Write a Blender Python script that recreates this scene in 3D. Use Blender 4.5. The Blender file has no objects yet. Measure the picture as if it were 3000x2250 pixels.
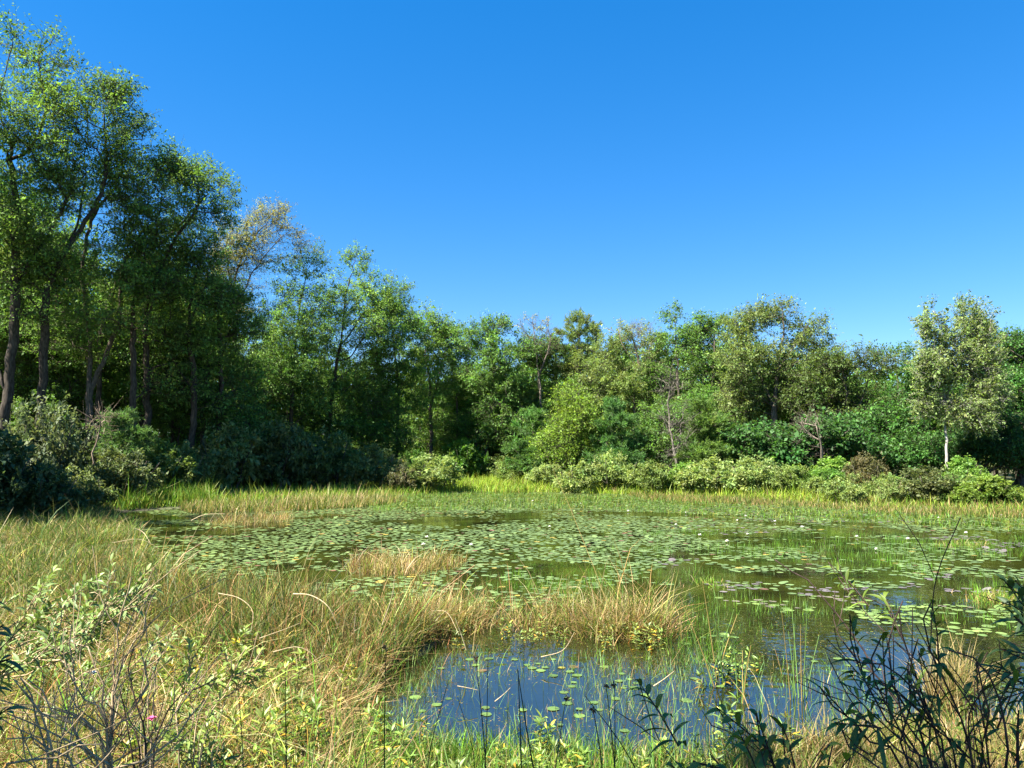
import bpy, math, time
import numpy as np
from math import radians, sin, cos, pi
T0 = time.time()
C = bpy.context.scene
COL = C.collection

# ------------------------------------------------------------------ camera, sky, sun, exposure
CAMH, FPX, PITCH = 2.0, 2182.0, radians(5.37)
cam_d = bpy.data.cameras.new('camera'); cam = bpy.data.objects.new('camera', cam_d); COL.objects.link(cam)
cam.location = (0, 0, CAMH); cam.rotation_euler = (pi/2 + PITCH, 0, 0)
cam_d.sensor_width = 36; cam_d.lens = 36*FPX/3000; cam_d.clip_end = 3000; cam_d.clip_start = 0.05
C.camera = cam
SUN_EL = radians(54); SUN_FROM = np.array([-0.86, -0.51])          # horizontal direction the light comes from
SUN_FROM /= np.linalg.norm(SUN_FROM)
world = bpy.data.worlds.new('World'); C.world = world; world.use_nodes = True
wn, wl = world.node_tree.nodes, world.node_tree.links
sky = wn.new('ShaderNodeTexSky'); sky.sky_type = 'NISHITA'; sky.sun_disc = False
sky.sun_elevation = SUN_EL; sky.sun_rotation = math.atan2(SUN_FROM[0], SUN_FROM[1])
sky.air_density = 1.0; sky.dust_density = 0.0; sky.ozone_density = 3.0; sky.altitude = 1500
hs = wn.new('ShaderNodeHueSaturation'); hs.inputs['Saturation'].default_value = 1.75; hs.inputs['Hue'].default_value = 0.508
gm = wn.new('ShaderNodeGamma'); gm.inputs['Gamma'].default_value = 0.65
wl.new(sky.outputs[0], gm.inputs['Color']); wl.new(gm.outputs[0], hs.inputs['Color'])
wl.new(hs.outputs[0], wn['Background'].inputs['Color']); wn['Background'].inputs['Strength'].default_value = 0.096
sun_d = bpy.data.lights.new('sun', 'SUN'); sun_d.energy = 5.0; sun_d.angle = radians(0.5); sun_d.color = (1, 0.94, 0.82)
sun = bpy.data.objects.new('sun', sun_d); COL.objects.link(sun)
sun.rotation_euler = (pi/2 - SUN_EL, 0, math.atan2(SUN_FROM[0], -SUN_FROM[1]))
C.view_settings.view_transform = 'Standard'; C.view_settings.look = 'None'
C.view_settings.exposure = 2.15; C.view_settings.gamma = 1
cy = C.cycles
cy.max_bounces = 7; cy.diffuse_bounces = 3; cy.glossy_bounces = 3; cy.transmission_bounces = 4; cy.transparent_max_bounces = 4
cy.caustics_reflective = False; cy.caustics_refractive = False

# ------------------------------------------------------------------ picture <-> place
_c, _s = cos(PITCH), sin(PITCH)
def ray(px, py):
    a = (np.asarray(px, float) - 1500)/FPX; b = (1125 - np.asarray(py, float))/FPX
    return np.stack([a, _c - b*_s, _s + b*_c], -1)
def at(px, py, Y):                                                  # point of the place at distance Y in front
    d = ray(px, py); return np.array([0, 0, CAMH]) + d*(np.asarray(Y, float)/d[..., 1])[..., None]
def ground(px, py, z=0.0):                                          # point on the level z
    d = ray(px, py); return np.array([0, 0, CAMH]) + d*((z - CAMH)/d[..., 2])[..., None]
def pix(P):
    q = P - np.array([0, 0, CAMH]); f = q[:, 1]*_c + q[:, 2]*_s; u = -q[:, 1]*_s + q[:, 2]*_c
    f = np.where(f > 0.05, f, 0.05)
    return 1500 + FPX*q[:, 0]/f, 1125 - FPX*u/f

# ------------------------------------------------------------------ small numeric helpers
def nrm(v): return v/np.maximum(np.linalg.norm(v, axis=-1, keepdims=True), 1e-9)
def poly_in(x, y, poly):
    r = np.zeros(x.shape, bool); n = len(poly)
    for i in range(n):
        x0, y0 = poly[i]; x1, y1 = poly[(i+1) % n]
        if y0 == y1: continue
        r ^= ((y0 > y) != (y1 > y)) & (x < (x1 - x0)*(y - y0)/(y1 - y0) + x0)
    return r
def poly_dist(x, y, poly):
    best = np.full(x.shape, 1e9); n = len(poly)
    for i in range(n):
        ax, ay = poly[i]; bx, by = poly[(i+1) % n]
        vx, vy = bx-ax, by-ay; L = vx*vx + vy*vy + 1e-12
        t = np.clip(((x-ax)*vx + (y-ay)*vy)/L, 0, 1)
        best = np.minimum(best, np.hypot(x-ax-t*vx, y-ay-t*vy))
    return best
class VN:                                                           # smooth value noise
    def __init__(s, seed): s.t = np.random.default_rng(seed).random((64, 64))
    def __call__(s, x, y):
        xi = np.floor(x).astype(int); yi = np.floor(y).astype(int); fx = x-xi; fy = y-yi
        fx = fx*fx*(3-2*fx); fy = fy*fy*(3-2*fy); g = lambda a, b: s.t[a & 63, b & 63]
        return (g(xi, yi)*(1-fx)+g(xi+1, yi)*fx)*(1-fy) + (g(xi, yi+1)*(1-fx)+g(xi+1, yi+1)*fx)*fy
    def fbm(s, x, y): return (s(x, y)*4 + s(x*2.1+7, y*2.1+3)*2 + s(x*4.3+1, y*4.3+9))/7
N1, N2, N3 = VN(1), VN(2), VN(3)
def smooth_path(pts, step):
    p = np.asarray(pts, float)
    if len(p) > 2:
        q = np.vstack([2*p[0]-p[1], p, 2*p[-1]-p[-2]]); out = []
        for i in range(1, len(q)-2):
            t = np.linspace(0, 1, 8, endpoint=False)[:, None]
            out.append(0.5*(2*q[i] + (q[i+1]-q[i-1])*t + (2*q[i-1]-5*q[i]+4*q[i+1]-q[i+2])*t**2 + (3*q[i]-q[i-1]-3*q[i+1]+q[i+2])*t**3))
        p = np.vstack(out + [p[-1:]])
    d = np.r_[0, np.cumsum(np.linalg.norm(np.diff(p, axis=0), axis=1))]
    s = np.linspace(0, d[-1], max(3, int(d[-1]/step)+1))
    return np.stack([np.interp(s, d, p[:, k]) for k in range(3)], 1)

class MB:                                                           # collects shapes, builds ONE mesh
    def __init__(s): s.v = []; s.f = []; s.n = []; s.t = []; s.nv = 0
    def add(s, v, f, tint=None):
        v = np.asarray(v, np.float32).reshape(-1, 3); f = np.asarray(f, np.int32)
        s.v.append(v); s.f.append((f + s.nv).ravel()); s.n.append(np.full(len(f), f.shape[1], np.int32))
        if tint is None: tint = np.ones((len(v), 3), np.float32)
        s.t.append(np.broadcast_to(np.asarray(tint, np.float32), (len(v), 3))); s.nv += len(v)
    def tube(s, p, r, k=5, tint=None, cap=True):
        p = np.asarray(p, float); n = len(p); r = np.broadcast_to(np.asarray(r, float), (n,))
        d = nrm(np.gradient(p, axis=0)); ref = np.array([0.31, 0.9, 0.3]) if abs(d[:, 2]).mean() > 0.6 else np.array([0.05, 0.1, 1.0])
        a = nrm(np.cross(d, ref)); b = np.cross(d, a); th = np.arange(k)*2*pi/k
        v = p[:, None] + r[:, None, None]*(a[:, None]*np.cos(th)[:, None] + b[:, None]*np.sin(th)[:, None])
        i = np.arange(n-1)[:, None]*k; j = np.arange(k)[None]; j2 = (j+1) % k
        f = np.stack([i+j, i+j2, i+k+j2, i+k+j], -1).reshape(-1, 4)
        s.add(v.reshape(-1, 3), f, tint)
        if cap and r[-1] > 0.004: s.f.append((np.arange(k) + s.nv - k).astype(np.int32)); s.n.append(np.array([k], np.int32))
    def mesh(s, name, mat, smooth=False):
        m = bpy.data.meshes.new(name)
        v = np.concatenate(s.v); f = np.concatenate(s.f); n = np.concatenate(s.n)
        m.vertices.add(len(v)); m.vertices.foreach_set('co', v.ravel())
        m.loops.add(len(f)); m.loops.foreach_set('vertex_index', f)
        m.polygons.add(len(n)); m.polygons.foreach_set('loop_start', np.r_[0, np.cumsum(n)[:-1]].astype(np.int32))
        m.polygons.foreach_set('loop_total', n)
        if smooth: m.polygons.foreach_set('use_smooth', np.ones(len(n), bool))
        t = np.ones((len(v), 4), np.float32); t[:, :3] = np.concatenate(s.t)
        at_ = m.attributes.new('tint', 'FLOAT_COLOR', 'POINT'); at_.data.foreach_set('color', t.ravel())
        m.materials.append(mat); m.update(calc_edges=True); m.validate(verbose=False)
        return m

# ------------------------------------------------------------------ objects
def link(name, mesh, parent=None, loc=(0, 0, 0), rz=0, sc=(1, 1, 1), col=(1, 1, 1)):
    o = bpy.data.objects.new(name, mesh); COL.objects.link(o); o.location = loc
    o.rotation_euler = (0, 0, rz); o.scale = sc; o.color = (*col, 1)
    if parent: o.parent = parent
    return o
def tag(o, label=None, cat=None, group=None, kind=None):
    if label: o['label'] = label
    if cat: o['category'] = cat
    if group: o['group'] = group
    if kind: o['kind'] = kind
    return o
def thing(name, label, cat, loc=(0, 0, 0), rz=0, sc=1, group=None):
    o = bpy.data.objects.new(name, None); COL.objects.link(o); o.location = loc; o.rotation_euler = (0, 0, rz)
    o.scale = (sc, sc, sc) if np.isscalar(sc) else sc
    return tag(o, label, cat, group)

# ------------------------------------------------------------------ materials
def mat(name):
    m = bpy.data.materials.new(name); m.use_nodes = True; nt = m.node_tree; nt.nodes.clear()
    return m, nt.nodes, nt.links, nt.nodes.new('ShaderNodeOutputMaterial')
def scaled(c, k): return tuple(x*k for x in c)
def tint_color(n, l):
    a = n.new('ShaderNodeAttribute'); a.attribute_name = 'tint'; oi = n.new('ShaderNodeObjectInfo')
    mx = n.new('ShaderNodeMix'); mx.data_type = 'RGBA'; mx.blend_type = 'MULTIPLY'; mx.inputs['Factor'].default_value = 1
    l.new(a.outputs['Color'], mx.inputs['A']); l.new(oi.outputs['Color'], mx.inputs['B']); return mx.outputs['Result']
def leaf_mat(name, trans=0.42, gloss=0.035, rough=0.6):
    m, n, l, out = mat(name); col = tint_color(n, l)
    d = n.new('ShaderNodeBsdfDiffuse'); t = n.new('ShaderNodeBsdfTranslucent'); g = n.new('ShaderNodeBsdfGlossy')
    warm = n.new('ShaderNodeMix'); warm.data_type = 'RGBA'; warm.blend_type = 'MULTIPLY'; warm.inputs['Factor'].default_value = 1
    warm.inputs['B'].default_value = (1.3, 1.3, 0.7, 1); l.new(col, warm.inputs['A'])
    l.new(col, d.inputs['Color']); l.new(warm.outputs['Result'], t.inputs['Color'])
    g.inputs['Roughness'].default_value = rough; g.inputs['Color'].default_value = (0.9, 0.95, 0.9, 1)
    m1 = n.new('ShaderNodeMixShader'); m1.inputs[0].default_value = trans
    l.new(d.outputs[0], m1.inputs[1]); l.new(t.outputs[0], m1.inputs[2])
    m2 = n.new('ShaderNodeMixShader'); m2.inputs[0].default_value = gloss
    l.new(m1.outputs[0], m2.inputs[1]); l.new(g.outputs[0], m2.inputs[2]); l.new(m2.outputs[0], out.inputs[0]); return m
def bark_mat(name, c0, c1, scale=6.0):
    m, n, l, out = mat(name); b = n.new('ShaderNodeBsdfPrincipled'); b.inputs['Roughness'].default_value = 0.9
    b.inputs['Specular IOR Level'].default_value = 0.15
    tc = n.new('ShaderNodeTexCoord'); mp = n.new('ShaderNodeMapping'); mp.inputs['Scale'].default_value = (scale, scale, scale*0.25)
    no = n.new('ShaderNodeTexNoise'); no.inputs['Scale'].default_value = 3.0; no.inputs['Detail'].default_value = 5
    cr = n.new('ShaderNodeValToRGB'); cr.color_ramp.elements[0].color = (*c0, 1); cr.color_ramp.elements[1].color = (*c1, 1)
    cr.color_ramp.elements[0].position = 0.35; cr.color_ramp.elements[1].position = 0.68
    l.new(tc.outputs['Object'], mp.inputs[0]); l.new(mp.outputs[0], no.inputs['Vector']); l.new(no.outputs[0], cr.inputs[0])
    mx = n.new('ShaderNodeMix'); mx.data_type = 'RGBA'; mx.blend_type = 'MULTIPLY'; mx.inputs['Factor'].default_value = 1
    l.new(cr.outputs[0], mx.inputs['A']); l.new(tint_color(n, l), mx.inputs['B']); l.new(mx.outputs['Result'], b.inputs['Base Color'])
    bp = n.new('ShaderNodeBump'); bp.inputs['Strength'].default_value = 0.5; l.new(no.outputs[0], bp.inputs['Height']); l.new(bp.outputs[0], b.inputs['Normal'])
    l.new(b.outputs[0], out.inputs[0]); return m
LEAF = leaf_mat('tree_leaf', 0.42, 0.018, 0.6); GRASS = leaf_mat('grass_blade', 0.3, 0.015, 0.5); WILLOW = leaf_mat('glossy_shrub_leaf', 0.25, 0.04, 0.5)
BARK = bark_mat('bark', (0.045, 0.036, 0.028), (0.15, 0.125, 0.10)); PALEBARK = bark_mat('pale_bark', (0.22, 0.20, 0.17), (0.55, 0.52, 0.47), 3)
TWIG = bark_mat('dry_twig', (0.22, 0.155, 0.09), (0.47, 0.37, 0.23), 20); DARKTWIG = bark_mat('dark_twig', (0.03, 0.02, 0.017), (0.09, 0.06, 0.05), 20)
def pad_mat():
    m, n, l, out = mat('lily_pad'); b = n.new('ShaderNodeBsdfPrincipled'); col = tint_color(n, l)
    tc = n.new('ShaderNodeTexCoord'); no = n.new('ShaderNodeTexNoise'); no.inputs['Scale'].default_value = 14; no.inputs['Detail'].default_value = 3
    l.new(tc.outputs['Object'], no.inputs['Vector'])
    mr = n.new('ShaderNodeMapRange'); mr.inputs['To Min'].default_value = 0.65; mr.inputs['To Max'].default_value = 1.3; l.new(no.outputs[0], mr.inputs[0])
    mx = n.new('ShaderNodeMix'); mx.data_type = 'RGBA'; mx.blend_type = 'MULTIPLY'; mx.inputs['Factor'].default_value = 1
    l.new(col, mx.inputs['A']); l.new(mr.outputs[0], mx.inputs['B']); l.new(mx.outputs['Result'], b.inputs['Base Color'])
    b.inputs['Roughness'].default_value = 0.42; b.inputs['Specular IOR Level'].default_value = 0.45; l.new(b.outputs[0], out.inputs[0]); return m
PAD = pad_mat()
def plain(name, c, rough=0.6):
    m, n, l, out = mat(name); b = n.new('ShaderNodeBsdfPrincipled'); b.inputs['Base Color'].default_value = (*c, 1); b.inputs['Roughness'].default_value = rough
    no = n.new('ShaderNodeTexNoise'); no.inputs['Scale'].default_value = 30; bp = n.new('ShaderNodeBump'); bp.inputs['Strength'].default_value = 0.15
    l.new(no.outputs[0], bp.inputs['Height']); l.new(bp.outputs[0], b.inputs['Normal']); l.new(b.outputs[0], out.inputs[0]); return m
def water_mat():
    m, n, l, out = mat('pond_water'); d = n.new('ShaderNodeBsdfDiffuse'); g = n.new('ShaderNodeBsdfGlossy'); g.inputs['Roughness'].default_value = 0.015
    tc = n.new('ShaderNodeTexCoord'); no = n.new('ShaderNodeTexNoise'); no.inputs['Scale'].default_value = 0.9; no.inputs['Detail'].default_value = 4
    cr = n.new('ShaderNodeValToRGB'); cr.color_ramp.elements[0].color = (0.005, 0.006, 0.003, 1); cr.color_ramp.elements[1].color = (0.018, 0.022, 0.006, 1)
    l.new(tc.outputs['Object'], no.inputs['Vector']); l.new(no.outputs[0], cr.inputs[0])
    sp = n.new('ShaderNodeSeparateXYZ'); l.new(tc.outputs['Object'], sp.inputs[0]); wd = n.new('ShaderNodeMapRange'); wd.inputs['From Min'].default_value = 7.6; wd.inputs['From Max'].default_value = 11
    l.new(sp.outputs['Y'], wd.inputs[0]); mw = n.new('ShaderNodeMix'); mw.data_type = 'RGBA'; l.new(wd.outputs[0], mw.inputs['Factor'])   # olive beyond the clear pool: under water weeds plus tree reflections put into the colour
    c2 = n.new('ShaderNodeValToRGB'); c2.color_ramp.elements[0].color = (0.009, 0.010, 0.003, 1); c2.color_ramp.elements[1].color = (0.042, 0.052, 0.008, 1); c2.color_ramp.elements[0].position = .35; c2.color_ramp.elements[1].position = .68
    l.new(no.outputs[0], c2.inputs[0]); l.new(cr.outputs[0], mw.inputs['A']); l.new(c2.outputs[0], mw.inputs['B']); l.new(mw.outputs['Result'], d.inputs['Color'])
    rp = n.new('ShaderNodeTexNoise'); rp.inputs['Scale'].default_value = 3.2; rp.inputs['Detail'].default_value = 2
    bp = n.new('ShaderNodeBump'); bp.inputs['Strength'].default_value = 0.035; bp.inputs['Distance'].default_value = 0.1
    l.new(tc.outputs['Object'], rp.inputs['Vector']); l.new(rp.outputs[0], bp.inputs['Height']); l.new(bp.outputs[0], g.inputs['Normal'])
    fr = n.new('ShaderNodeFresnel'); fr.inputs['IOR'].default_value = 3.5; l.new(bp.outputs[0], fr.inputs['Normal'])
    mx = n.new('ShaderNodeMixShader'); l.new(fr.outputs[0], mx.inputs[0]); l.new(d.outputs[0], mx.inputs[1]); l.new(g.outputs[0], mx.inputs[2]); l.new(mx.outputs[0], out.inputs[0]); return m
def soil_mat():
    m, n, l, out = mat('marsh_soil'); b = n.new('ShaderNodeBsdfPrincipled'); b.inputs['Roughness'].default_value = 0.95
    tc = n.new('ShaderNodeTexCoord'); no = n.new('ShaderNodeTexNoise'); no.inputs['Scale'].default_value = 0.7; no.inputs['Detail'].default_value = 8
    cr = n.new('ShaderNodeValToRGB'); e = cr.color_ramp.elements; e[0].color = (0.035, 0.028, 0.016, 1); e[0].position = 0.35; e[1].color = (0.07, 0.08, 0.028, 1); e[1].position = 0.62
    x = e.new(0.75); x.color = (0.13, 0.10, 0.055, 1)
    l.new(tc.outputs['Object'], no.inputs['Vector']); l.new(no.outputs[0], cr.inputs[0]); l.new(cr.outputs[0], b.inputs['Base Color'])
    n2 = n.new('ShaderNodeTexNoise'); n2.inputs['Scale'].default_value = 12; n2.inputs['Detail'].default_value = 6; l.new(tc.outputs['Object'], n2.inputs['Vector'])
    bp = n.new('ShaderNodeBump'); bp.inputs['Strength'].default_value = 0.8; l.new(n2.outputs[0], bp.inputs['Height']); l.new(bp.outputs[0], b.inputs['Normal'])
    l.new(b.outputs[0], out.inputs[0]); return m

# ------------------------------------------------------------------ ground and water
def gpoly(pts): return [tuple(ground(x, y)[:2]) for x, y in pts]
POND = gpoly([(1000,2150),(1050,2060),(1150,1965),(1290,1880),(1150,1835),(900,1790),(600,1752),(480,1690),(420,1600),(380,1540),(330,1503),
              (500,1490),(900,1480),(1100,1462),(1350,1437),(1700,1440),(2100,1455),(2500,1480),(3000,1500),(3500,1515),
              (4200,1600),(4400,1900),(3300,2080),(2800,2125),(2650,2085),(2300,2190),(2000,2225),(1400,2200)])
def terrain(x, y):
    d = poly_dist(x, y, POND); ins = poly_in(x, y, POND)
    land = 0.03 + 0.05*np.clip(d/1.5, 0, 1) + 0.10*N1.fbm(x*0.5, y*0.5)*np.clip(d/2, 0, 1)
    far = np.clip((np.hypot(x, y-25) - 38)/40, 0, 1)
    land = land + 0.02*np.clip(d-6, 0, 200)*(0.6+0.8*N2.fbm(x*0.05, y*0.05)) + 2.5*far*far
    near = np.clip((4.6 - y)/3.2, 0, 1)*np.exp(-(x/9)**2); land = land + 0.32*near*near*(3-2*near)
    return np.where(ins, -0.45*np.clip(d/1.2, 0, 1), land)
def zat(x, y): return float(terrain(np.array([float(x)]), np.array([float(y)]))[0])
u = np.linspace(-1, 1, 181); gx = 42*u + 360*u**5
v = np.linspace(0, 1, 221); gy = -12 + 62*v + 360*v**4
X, Y_ = np.meshgrid(gx, gy); Z = terrain(X, Y_); b = MB(); k = len(gx)
i = (np.arange(len(gy)-1)[:, None]*k + np.arange(k-1)[None]).ravel()
b.add(np.stack([X, Y_, Z], -1), np.stack([i, i+1, i+k+1, i+k], 1))
tag(link('ground', b.mesh('ground', soil_mat(), True)), 'dark marshy ground around the pond', 'ground', kind='structure')
b = MB(); b.add([(-45, 1.5, 0), (60, 1.5, 0), (60, 62, 0), (-45, 62, 0)], [[0, 1, 2, 3]])
tag(link('pond_water', b.mesh('pond_water', water_mat())), 'still dark pond water reflecting the sky and the trees', 'water', kind='structure')

# ------------------------------------------------------------------ plants: leaves, twigs, branching
UP = np.array([0, 0, 1.0])
def leaf_quads(mb, p, d, nn, L, W, tint, fold=0.18):                # folded rhombic leaves
    d = nrm(d); w = nrm(np.cross(d, nn)); n2 = np.cross(w, d); L = np.broadcast_to(L, (len(p),))[:, None]; W = W*L if np.isscalar(W) else W[:, None]
    m = p + d*L*0.45
    v = np.stack([p, m + w*W*0.5 + n2*fold*W, p + d*L - n2*0.12*L, m - w*W*0.5 + n2*fold*W], 1)
    f = np.arange(len(p)*4).reshape(-1, 4); mb.add(v.reshape(-1, 3), f, np.repeat(tint, 4, axis=0))
def lance(mb, p, d, nn, L, W, tint, bend=0.5, rows=5):              # long leaves that arch over, folded along the midrib
    N = len(p); d = nrm(d); w = nrm(np.cross(d, nn)); L = np.broadcast_to(L, (N,)); W = np.broadcast_to(W, (N,)); bend = np.broadcast_to(bend, (N,))
    t = np.linspace(0, 1, rows); prof = np.sin(pi*np.clip(t, 0.02, 0.985)**0.8)
    V = np.zeros((N, rows, 3, 3))
    for k_ in range(rows):
        c = p + d*(L*t[k_])[:, None] - UP*(bend*L*t[k_]**2*0.6)[:, None]; hw = (W*prof[k_]*0.5)[:, None]; lift = np.cross(w, d)*hw*0.35
        V[:, k_, 0] = c - w*hw + lift; V[:, k_, 1] = c; V[:, k_, 2] = c + w*hw + lift
    q = [];
    for k_ in range(rows-1):
        for s_ in range(2): a = k_*3 + s_; q.append([a, a+1, a+4, a+3])
    f = (np.arange(N)[:, None, None]*rows*3 + np.array(q)[None]).reshape(-1, 4)
    mb.add(V.reshape(-1, 3), f, np.repeat(tint, rows*3, axis=0))
def prisms(mb, a, b_, r0, r1, tint):                                # many thin straight twigs
    d = nrm(b_ - a); x = nrm(np.cross(d, np.array([0.3, 0.7, 0.65]))); y = np.cross(d, x); V = []
    for P_, r in ((a, r0), (b_, r1)):
        for th in (0, 2*pi/3, 4*pi/3): V.append(P_ + (x*cos(th) + y*sin(th))*r)
    V = np.stack(V, 1); f = np.array([[0, 1, 4, 3], [1, 2, 5, 4], [2, 0, 3, 5]])
    mb.add(V.reshape(-1, 3), (np.arange(len(a))[:, None, None]*6 + f[None]).reshape(-1, 4), tint)
def leaf_tint(rng, n, clump=None, var=0.22, yellow=0.25):
    b_ = np.exp(rng.normal(0, var*1.25, n)); y = rng.random(n)*yellow
    t = np.stack([b_*(0.85 + 1.3*y), b_*(0.95 + 0.35*y), b_*(1 - 0.5*y)], 1)
    return t*clump if clump is not None else t

def grow(seed, trunks, lobes, natt, r_base, leaf=0.13, wl=0.5, twigs=7, nl=14, spray=0.55, flat=0.6, style='broad',
         bare=0.0, gap=0.35, twig_mesh=True, rmin=0.008, yellow=0.16, trunk_bark=BARK, droop=0.0, shell=0.42):
    """one tree or shrub in local metres: returns (wood mesh, leaf mesh)"""
    rng = np.random.default_rng(seed); pos = []; par = []; step = 0.35
    tr_r = {}
    for ti, tr in enumerate(trunks):
        p = smooth_path(tr, step); p[1:-1] += rng.normal(0, 0.03, (len(p)-2, 3))
        prev = -1; start = 0
        if ti and pos:
            q = np.array(pos); j = int(np.argmin(np.linalg.norm(q - p[0], axis=1)))
            if np.linalg.norm(q[j]-p[0]) < 1.2 and not (abs(p[0][2]) < 0.3): prev = j; start = 1
        for k_ in range(start, len(p)):
            pos.append(p[k_]); par.append(prev); prev = len(pos)-1
    ntr = len(pos)
    vol = np.array([l[3]*l[4]*l[5]*(l[6] if len(l) > 6 else 1) for l in lobes])**0.75; vol /= vol.sum()
    atts = []; tries = 0
    while len(atts) < natt and tries < natt*12:
        tries += 1
        l = lobes[rng.choice(len(lobes), p=vol)]; v_ = nrm(rng.normal(size=3))*rng.random()**shell
        a = np.array(l[:3]) + v_*np.array(l[3:6])
        if a[2] < 0.15: continue
        if N3(a[0]*0.55+seed, a[2]*0.75+a[1]*0.4) < gap*rng.random()*1.3: continue
        atts.append(a)
    atts = np.array(atts); P0 = np.array(pos)
    dist = np.array([np.linalg.norm(P0-a, axis=1).min() for a in atts]); order = np.argsort(dist + rng.normal(0, 0.15, len(atts)))
    cap = ntr + len(atts)*9 + 10; A = np.zeros((cap, 3)); A[:ntr] = P0; PL = np.zeros(cap); n = ntr
    for k_ in range(ntr):
        if par[k_] >= 0: PL[k_] = PL[par[k_]] + np.linalg.norm(A[k_]-A[par[k_]])
    tips = []; tdir = []
    for ai in order:
        a = atts[ai]; dv = a - A[:n]; dl = np.linalg.norm(dv, axis=1)
        cost = dl*(1 + 0.9*np.clip(0.25 - dv[:, 2]/np.maximum(dl, 0.01), 0, 1.2)) + 0.10*PL[:n]
        j = int(np.argmin(cost)); L = dl[j]; ns = int(np.clip(L/0.4, 1, 8)); p0 = A[j]
        c = (p0+a)/2 + UP*(0.16 - droop)*L*rng.random() + rng.normal(0, 0.09, 3)*L
        prev = j
        for k_ in range(1, ns+1):
            t = k_/ns; q = p0*(1-t)**2 + 2*c*t*(1-t) + a*t*t
            if k_ < ns: q = q + rng.normal(0, 0.035, 3)
            A[n] = q; par.append(prev); PL[n] = PL[prev] + L/ns; prev = n; n += 1
        tips.append(a); dd = a - A[par[prev]]; tdir.append(dd)
    A = A[:n]; par = np.array(par); flow = np.zeros(n)
    isparent = np.zeros(n, bool); isparent[par[par >= 0]] = True; flow[~isparent] = 1
    for k_ in range(n-1, -1, -1):
        if par[k_] >= 0: flow[par[k_]] += flow[k_]
    rad = rmin*flow**0.5; roots = np.where(par < 0)[0]; k0 = r_base/(rad[roots].max())
    ex = max(0.25, 1 + math.log(max(k0, 0.05))/math.log(max(flow[roots].max(), 3)**0.5)); rad = rmin*(flow**0.5)**ex
    rad[:ntr] = np.maximum(rad[:ntr], 0.012)
    wood = MB(); children = [[] for _ in range(n)]
    for k_ in range(n):
        if par[k_] >= 0: children[par[k_]].append(k_)
    stack = [(int(r_), None) for r_ in roots]
    while stack:
        s_, p_ = stack.pop(); ch = [] if p_ is None else [p_]; cur = s_; idx = [cur]
        while children[cur]:
            cs = sorted(children[cur], key=lambda q: -flow[q] - (1e4 if (q < ntr and cur < ntr and q == cur+1) else 0))
            for o_ in cs[1:]: stack.append((o_, cur))
            cur = cs[0]; idx.append(cur)
        pts = A[ch + idx]; rr = rad[idx]
        if ch: rr = np.r_[min(rad[idx[0]]*1.15, rad[ch[0]]), rr]
        if p_ is None and pts[0][2] < 0.3:
            fl = np.clip(1 - pts[:, 2]/0.6, 0, 1); rr = rr*(1 + 0.5*fl**2)
            pts = np.vstack([pts[:1] - UP*0.25, pts]); rr = np.r_[rr[0]*1.1, rr]
        if len(pts) < 2: continue
        wood.tube(pts, rr, 8 if rr[0] > 0.09 else (5 if rr[0] > 0.03 else 3))
    tips = np.array(tips); tdir = nrm(np.array(tdir) + 1e-6)
    keep = rng.random(len(tips)) >= bare; tp = tips; td = tdir; K = twigs; nt = len(tp)*K
    ctr = np.array([np.mean([l[0] for l in lobes]), np.mean([l[1] for l in lobes]), np.mean([l[2] for l in lobes])])
    outw = nrm(tp - ctr); 
    d0 = nrm(np.repeat(td*0.6 + outw*0.5 + UP*(0.15-droop), K, axis=0) + rng.normal(0, 0.75, (nt, 3))*np.array([1, 1, flat]))
    L = spray*(0.5 + rng.random(nt)*0.9); a = np.repeat(tp, K, axis=0) + rng.normal(0, 0.06, (nt, 3)); e = a + d0*L[:, None]
    if twig_mesh: prisms(wood, a, e, 0.0065, 0.003, (0.8, 0.8, 0.8))
    kp = np.repeat(keep, K); a, d0, L = a[kp], d0[kp], L[kp]; nt = len(a); lm = None
    if nt and nl:
        M = nt*nl; ct = np.repeat(np.exp(rng.normal(0, 0.16, (keep.sum(), 1)))*(1 + rng.normal(0, 0.07, (keep.sum(), 3))*np.array([1, .4, .6])), K*nl, axis=0)
        dens_ = np.repeat(np.clip(rng.normal(.78, .3, keep.sum()), .2, 1), K*nl); ok = rng.random(M) < dens_
        ti = np.repeat(np.arange(nt), nl)[ok]; ct = ct[ok]; M = len(ti); tt = rng.random(M)**0.7; lm = MB()
        p = a[ti] + d0[ti]*(L[ti]*tt)[:, None]
        if style == 'pine':
            dd = nrm(d0[ti]*0.8 + rng.normal(0, 0.55, (M, 3)) + UP*0.15); nn = nrm(rng.normal(size=(M, 3)))
            leaf_quads(lm, p, dd, nn, leaf*(0.7+0.6*rng.random(M)), wl, leaf_tint(rng, M, ct, 0.2, yellow), 0)
        else:
            side = rng.normal(size=(M, 3)); side -= d0[ti]*np.sum(side*d0[ti], 1)[:, None]; side = nrm(side)
            p = p + side*(rng.random(M)*0.07*(spray/0.5))[:, None]
            dd = nrm(d0[ti]*0.55 + side*0.9 - UP*0.25 + rng.normal(0, 0.25, (M, 3))); nn = nrm(UP*1.0 + rng.normal(0, 0.55, (M, 3)))
            leaf_quads(lm, p, dd, nn, leaf*np.exp(rng.normal(-.05, .32, M)), wl, leaf_tint(rng, M, ct, 0.2, yellow))
        lm = lm.mesh('leaves', LEAF)
    return wood.mesh('wood', trunk_bark, True), lm

# colours that the leaves themselves have (linear)
GREEN = (0.072, 0.155, 0.022); DEEP = (0.046, 0.115, 0.026); LIGHT = (0.128, 0.220, 0.042); OLIVE = (0.140, 0.190, 0.052)
GOLD = (0.225, 0.225, 0.085); YELL = (0.185, 0.255, 0.028); BLUEG = (0.060, 0.150, 0.040); PALE = (0.185, 0.240, 0.075); MID = (0.095, 0.180, 0.036)

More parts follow.
